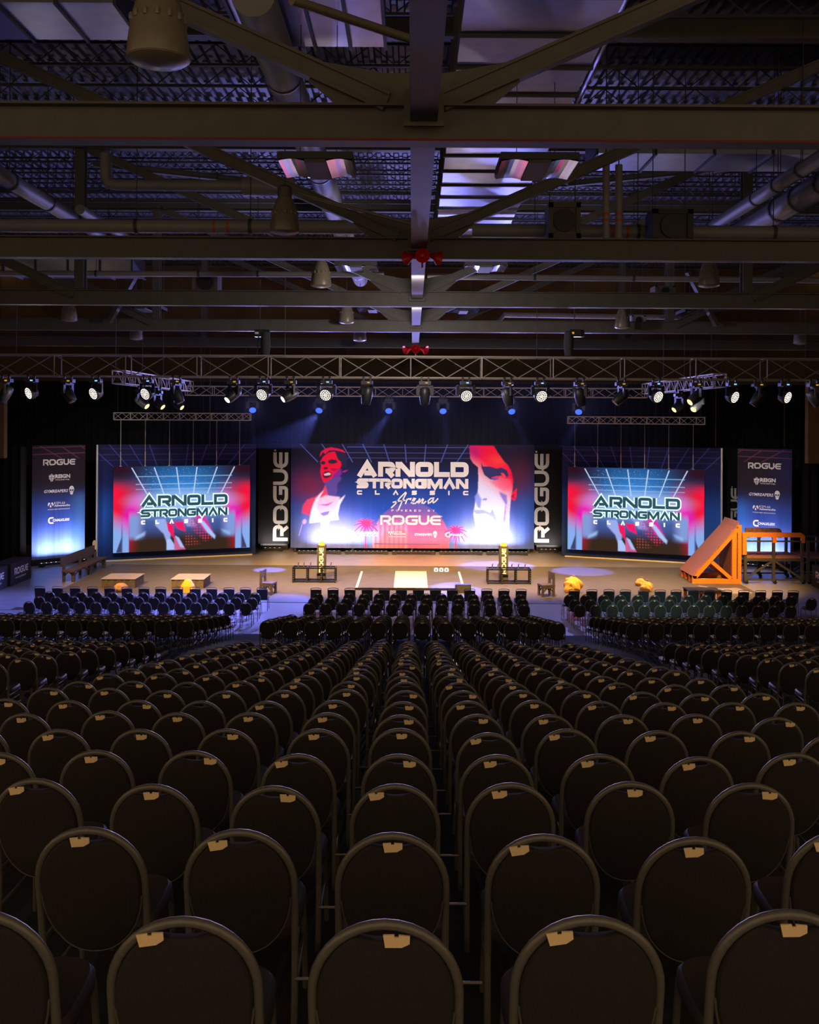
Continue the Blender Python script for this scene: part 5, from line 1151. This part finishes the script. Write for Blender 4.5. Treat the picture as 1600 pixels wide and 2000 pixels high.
table('black covered table nearer the seats, cut by the frame edge, bench side', -17.7, 40.2, 42.6, 1, True)
table('black covered table at the ramp-side edge of the frame', 18.15, 41.6, 44.1, -1, True)
# ------------------------------------------------------------------ seating
def back_y(z): return -0.20 - 0.09 * max(0.0, (z - 0.45)) / 0.45
def arch(w=0.205, z0=0.40, zs=0.675, zt=0.887, n=16):
    p = [(-w, z0), (-w, (z0 + zs) / 2), (-w, zs)]
    p += [(-w * math.cos(math.pi * i / n), zs + (zt - zs) * math.sin(math.pi * i / n)) for i in range(1, n)]
    p += [(w, zs), (w, (z0 + zs) / 2), (w, z0)]
    return [(x, back_y(z), z) for x, z in p]
def chair_parts(lo=False):
    P = {}
    P['back_frame'] = (MB().tube(arch(n=10 if lo else 18), 0.0145, 6 if lo else 10), 'chair_steel')
    # oval back cushion with a hand slot dip under the top tube
    n = 24 if lo else 60; out = []
    for i in range(n):
        a = 2 * math.pi * i / n; x, zz = math.sin(a), math.cos(a)
        ex = 0.192 * math.copysign(abs(x) ** 0.80, x)
        z = 0.66 + (0.212 * (1 - abs(ex / 0.1925) ** 2.15) ** 0.5 if zz > 0 else -0.27 * (1 - abs(ex / 0.1925) ** 2.2) ** 0.455)
        if zz > 0 and abs(ex) < 0.085: z -= 0.030 * (1 - (ex / 0.085) ** 2)
        out.append((ex, z))
    cz = 0.63; m = MB(); lay = [(0.965, -0.024), (1.0, -0.014), (1.0, 0.012), (0.95, 0.030)]; vs = []
    for k, dy in lay: vs += [(x * k, back_y(cz + (z - cz) * k) + dy, cz + (z - cz) * k) for x, z in out]
    vs += [(x * 0.5, back_y(cz + (z - cz) * .5) - 0.038, cz + (z - cz) * .5) for x, z in out]; vs += [(x * 0.5, back_y(cz + (z - cz) * .5) + 0.045, cz + (z - cz) * .5) for x, z in out]
    fs = [(k * n + i, k * n + (i + 1) % n, (k + 1) * n + (i + 1) % n, (k + 1) * n + i) for k in range(3) for i in range(n)]
    fs += [(4 * n + i, 4 * n + (i + 1) % n, (i + 1) % n, i) for i in range(n)] + [(3 * n + i, 3 * n + (i + 1) % n, 5 * n + (i + 1) % n, 5 * n + i) for i in range(n)]
    fs += [tuple(reversed(range(4 * n, 5 * n))), tuple(range(5 * n, 6 * n))]
    P['backrest'] = (m.add(vs, fs), 'fabric')
    rim = [(x * 1.012, back_y(z) - 0.012, z) for x, z in out if z < 0.62]
    rim.sort(key=lambda p: math.atan2(p[0], -(p[2] - 0.66)))
    P['cushion_piping'] = (MB().tube(rim, 0.0045, 4), 'chair_steel')
    n = 16 if lo else 28; m = MB(); so = [(0.215 * math.copysign(abs(math.cos(a)) ** .5, math.cos(a)), 0.03 + 0.215 * math.copysign(abs(math.sin(a)) ** .5, math.sin(a))) for a in [2 * math.pi * i / n for i in range(n)]]
    vs = []
    for k, z in ((0.95, 0.415), (1.0, 0.43), (1.0, 0.462), (0.93, 0.482)): vs += [(x * k, 0.03 + (y - 0.03) * k, z) for x, y in so]
    P['seat'] = (m.add(vs, [(k * n + i, k * n + (i + 1) % n, (k + 1) * n + (i + 1) % n, (k + 1) * n + i) for k in range(3) for i in range(n)] + [tuple(reversed(range(n))), tuple(range(3 * n, 4 * n))]), 'seat_fabric')
    k = 5 if lo else 8; legs = []
    for s in (-1, 1):
        legs.append(MB().tube([(s * 0.205, -0.20, 0.41), (s * 0.205, -0.205, 0.25), (s * 0.205, -0.235, 0.0)], 0.0135, k))
        legs.append(MB().tube([(s * 0.19, 0.19, 0.43), (s * 0.195, 0.215, 0.25), (s * 0.20, 0.23, 0.0)], 0.0125, k))
    P['leg'] = (legs, 'chair_steel')
    m = MB()
    for s in (-1, 1): m.tube([(s * 0.205, -0.205, 0.24), (s * 0.195, 0.215, 0.24)], 0.009, k); m.tube([(s * 0.205, -0.20, 0.415), (s * 0.19, 0.19, 0.415)], 0.011, k)
    m.tube([(-0.19, 0.19, 0.415), (0.19, 0.19, 0.415)], 0.009, k)
    P['side_stretcher'] = (m, 'chair_steel')
    c = [(-0.037, 0.004), (-0.006, 0.006), (-0.006, -0.001), (0.006, -0.001), (0.006, 0.006), (0.037, 0.004), (0.037, -0.017), (0.016, -0.028), (-0.030, -0.030)]
    yb_ = lambda z: back_y(z) - 0.022
    P['name_card'] = (MB().prism(c, lambda a, b, h: (a, yb_(0.862) + h, 0.862 + b), -0.003, 0.003), 'card')
    P['link_bar'] = (MB().tube([(0.205, -0.212, 0.29), (0.348, -0.212, 0.29)], 0.007, 5), 'chair_steel')
    return P
CPH = chair_parts(); CPL = chair_parts(True)
def mesh_of(mb, name, m, smooth=True):
    o = mb.build(name, m, smooth=smooth); me = o.data; bpy.data.objects.remove(o); return me
MESH = {k: ([mesh_of(x, k, m) for x in v] if isinstance(v, list) else mesh_of(v, k, m, k != 'name_card')) for k, (v, m) in CPH.items()}
def put_chair(label, x, y, z, rz, group, card=1, cdx=0.0, link=True):
    t = bpy.data.objects.new('banquet_chair', None); COL.objects.link(t); t.location = (x, y, z); t.rotation_euler = (0, 0, rz); t.empty_display_size = 0.1
    tag(t, label, 'chair', group)
    for k in ('back_frame', 'backrest', 'cushion_piping', 'seat', 'side_stretcher', 'name_card', 'link_bar'):
        if (k == 'name_card' and not card) or (k == 'link_bar' and not link): continue
        o = bpy.data.objects.new(k, MESH[k]); COL.objects.link(o); o.parent = t
        if k == 'name_card': o.location = (cdx, 0, 0); o.rotation_euler = (0, random.uniform(-0.12, 0.12), 0)
    for me in MESH['leg']:
        o = bpy.data.objects.new('leg', me); COL.objects.link(o); o.parent = t
    return t
def px_of(x, y): return VPX + x / y * F
rear = []     # (y, x, z, block, row, n)
for i, ry in enumerate(row_y):
    jy = 0.0
    for k in range(-6, 7):
        x = -0.075 + 0.576 * k
        rear.append((ry, x, row_floor(ry), 'c', i + 1, k))
    for side, edge, sg in (('l', -5.72, -1), ('r', 5.62, 1)):
        for k in range(12):
            x = edge + sg * 0.57 * k
            if ry > 11.5: rear.append((ry, x, row_floor(ry), side, i + 1, k + 1))
vis = [r for r in rear if -60 < px_of(r[1], r[0]) < 1660 and abs(px_of(r[1], r[0]) - 800) < 800 + 0.22 / r[0] * F]
vis.sort(key=lambda r: r[0]); print('rear chairs', len(vis))
ind, rest = vis[:300], vis[300:]
rj = random.Random(11)
def jit(x, y): return x + rj.uniform(-0.02, 0.02), y + 0.28 + rj.uniform(-0.045, 0.045), rj.uniform(-0.035, 0.035)
keyset = {(r[3], r[4], r[5]) for r in ind}
for ry, x, z, blk, row, k in ind:
    xx, yy, rz = jit(x, ry)
    if blk == 'c':
        pos = 'in the centre file' if k == 0 else '%s place %s of the centre file' % (ORD[abs(k)], 'left' if k < 0 else 'right')
        lb = 'oval-backed chair in the %s row from the camera, %s' % (ORD[row], pos)
    else:
        lb = 'oval-backed chair of the %s rear block, %s row from the camera, %s from its aisle' % ('left' if blk == 'l' else 'right', ORD[row], ORD[k])
    put_chair(lb, xx, yy, z, rz, {'c': 'oval-backed chairs of the middle rear block', 'l': 'oval-backed chairs of the left rear block', 'r': 'oval-backed chairs of the right rear block'}[blk], card=rj.random() > 0.03, cdx=rj.choice((0, 0, 0, 0.013, -0.013)), link=(blk, row, k + (1 if blk != 'l' else -1)) in keyset)
# the remaining oval chairs, farther off: one object
far = [(x, ry, z) for ry, x, z, *_ in rest]
for j, my in enumerate(MY):
    z = mid_floor(j); lim = 0.425 * my + 0.5
    far += [(-3.65 + 0.564 * k, my, z) for k in range(14)]
    k = 0
    while 5.75 + 0.565 * k < lim: far += [(-5.75 - 0.565 * k, my, z), (5.64 + 0.565 * k, my, z)]; k += 1
def rowpx(pxa, pxb, n, y): return [(pw(pxa + (pxb - pxa) * i / (n - 1), 1150, y).x, y, 0.0) for i in range(n)]
far += rowpx(58, 480, 14, FY[0]) + rowpx(77, 493, 14, FY[1]) + rowpx(95, 498, 14, FY[2])
far += rowpx(604, 1023, 14, FY[0]) + rowpx(614, 1021, 14, FY[1]) + rowpx(620, 1016, 14, FY[2])
far += rowpx(1133, 1545, 14, FY[0]) + rowpx(1124, 1524, 14, FY[1]) + rowpx(1112, 1547, 14, FY[2]) + [(pw(1585, 1150, 36.3).x, 36.3, 0.0)]
print('far chairs', len(far))
mats = ['chair_steel', 'fabric', 'seat_fabric', 'card']; V = []; Fc = []; Mi = []
base = []
for k, (v, m) in CPL.items():
    if k in ('link_bar', 'cushion_piping'): continue
    for mb in (v if isinstance(v, list) else [v]): base.append((np.array(mb.v), mb.f, mats.index(m)))
nv = 0
for x, ry, z in far:
    xx, yy, rz = jit(x, ry); c, s = math.cos(rz), math.sin(rz)
    for bv, bf_, mi in base:
        w = np.empty_like(bv); w[:, 0] = xx + bv[:, 0] * c - bv[:, 1] * s; w[:, 1] = yy + bv[:, 0] * s + bv[:, 1] * c; w[:, 2] = z + bv[:, 2]
        V.append(w); Fc += [tuple(i + nv for i in f) for f in bf_]; Mi += [mi] * len(bf_); nv += len(bv)
me = bpy.data.meshes.new('banquet_chairs'); me.from_pydata(np.concatenate(V).tolist(), [], Fc)
for m in mats: me.materials.append(M[m])
me.polygons.foreach_set('material_index', Mi); me.polygons.foreach_set('use_smooth', [True] * len(Fc)); me.set_sharp_from_angle(angle=R(40)); me.update()
o = bpy.data.objects.new('banquet_chairs', me); COL.objects.link(o)
tag(o, 'remaining rows of oval-backed chairs nearer the stage', 'chairs', kind='stuff')
# square-backed front row
def square_meshes():
    P = {}; by = lambda z: -0.20 - 0.06 * max(0.0, z - 0.45) / 0.45
    f = [(-0.195, 0.40), (-0.20, 0.65), (-0.205, 0.86), (-0.19, 0.895), (-0.1, 0.912), (0, 0.916), (0.1, 0.912), (0.19, 0.895), (0.205, 0.86), (0.20, 0.65), (0.195, 0.40)]
    P['back_frame'] = (MB().tube([(x, by(z), z) for x, z in f], 0.013, 8), 'chair_steel')
    o = [(-0.183, 0.44), (0.183, 0.44), (0.19, 0.66), (0.192, 0.835), (0.1, 0.845), (0, 0.848), (-0.1, 0.845), (-0.192, 0.835), (-0.19, 0.66)]
    P['backrest'] = (MB().prism(o, lambda a, b, h: (a, by(b) + h, b), -0.022, 0.022), 'square_fabric')
    P['seat'] = (MB().bx(-0.21, 0.21, -0.2, 0.24, 0.42, 0.485), 'square_fabric')
    return P
SQ = {k: mesh_of(v, k, m, k == 'back_frame') for k, (v, m) in square_meshes().items()}
seg = [('left', [78, 112, 147, 181, 214, 248, 281, 314, 347, 381, 414, 447, 480, 512], 'bench-side front block'), ('mid', [617 + 33.4 * i for i in range(13)], 'middle front block'), ('right', [1122, 1156, 1190, 1222, 1257, 1290, 1321, 1355, 1386, 1420, 1453, 1486, 1519, 1550], 'ramp-side front block')]
for sd_, xs_, nm in seg:
    for i, px in enumerate(xs_):
        x = pw(px, 1150, FY[3]).x
        t = bpy.data.objects.new('square_back_chair', None); COL.objects.link(t); t.location = (x, FY[3] + 0.26, 0); t.rotation_euler = (0, 0, rj.uniform(-.03, .03)); t.empty_display_size = 0.1
        tag(t, 'square-backed black chair in the front row, %s from the left in the %s' % (ORD[i + 1], nm), 'chair', 'square-backed chairs of the front row')
        for k in ('back_frame', 'backrest', 'seat'):
            o = bpy.data.objects.new(k, SQ[k]); COL.objects.link(o); o.parent = t
        for me in MESH['leg']:
            o = bpy.data.objects.new('leg', me); COL.objects.link(o); o.parent = t
# ------------------------------------------------------------------ thin stage haze in front of the black curtain
hz = MB().bx(-13, 13, 44.0, 55.8, 6.06, 9.3)
m = bpy.data.materials.new('stage_haze'); m.use_nodes = True; nt = m.node_tree; nt.nodes.remove(nt.nodes['Principled BSDF'])
vs = nt.nodes.new('ShaderNodeVolumeScatter'); vs.inputs['Density'].default_value = 0.0007; vs.inputs['Anisotropy'].default_value = 0.3
nt.links.new(vs.outputs[0], nt.nodes['Material Output'].inputs['Volume']); M['stage_haze'] = m
tag(hz.build('stage_haze', 'stage_haze', origin=(0, 50, 6.06)), 'thin haze hanging in the air under the rear lighting truss', 'haze', kind='stuff')
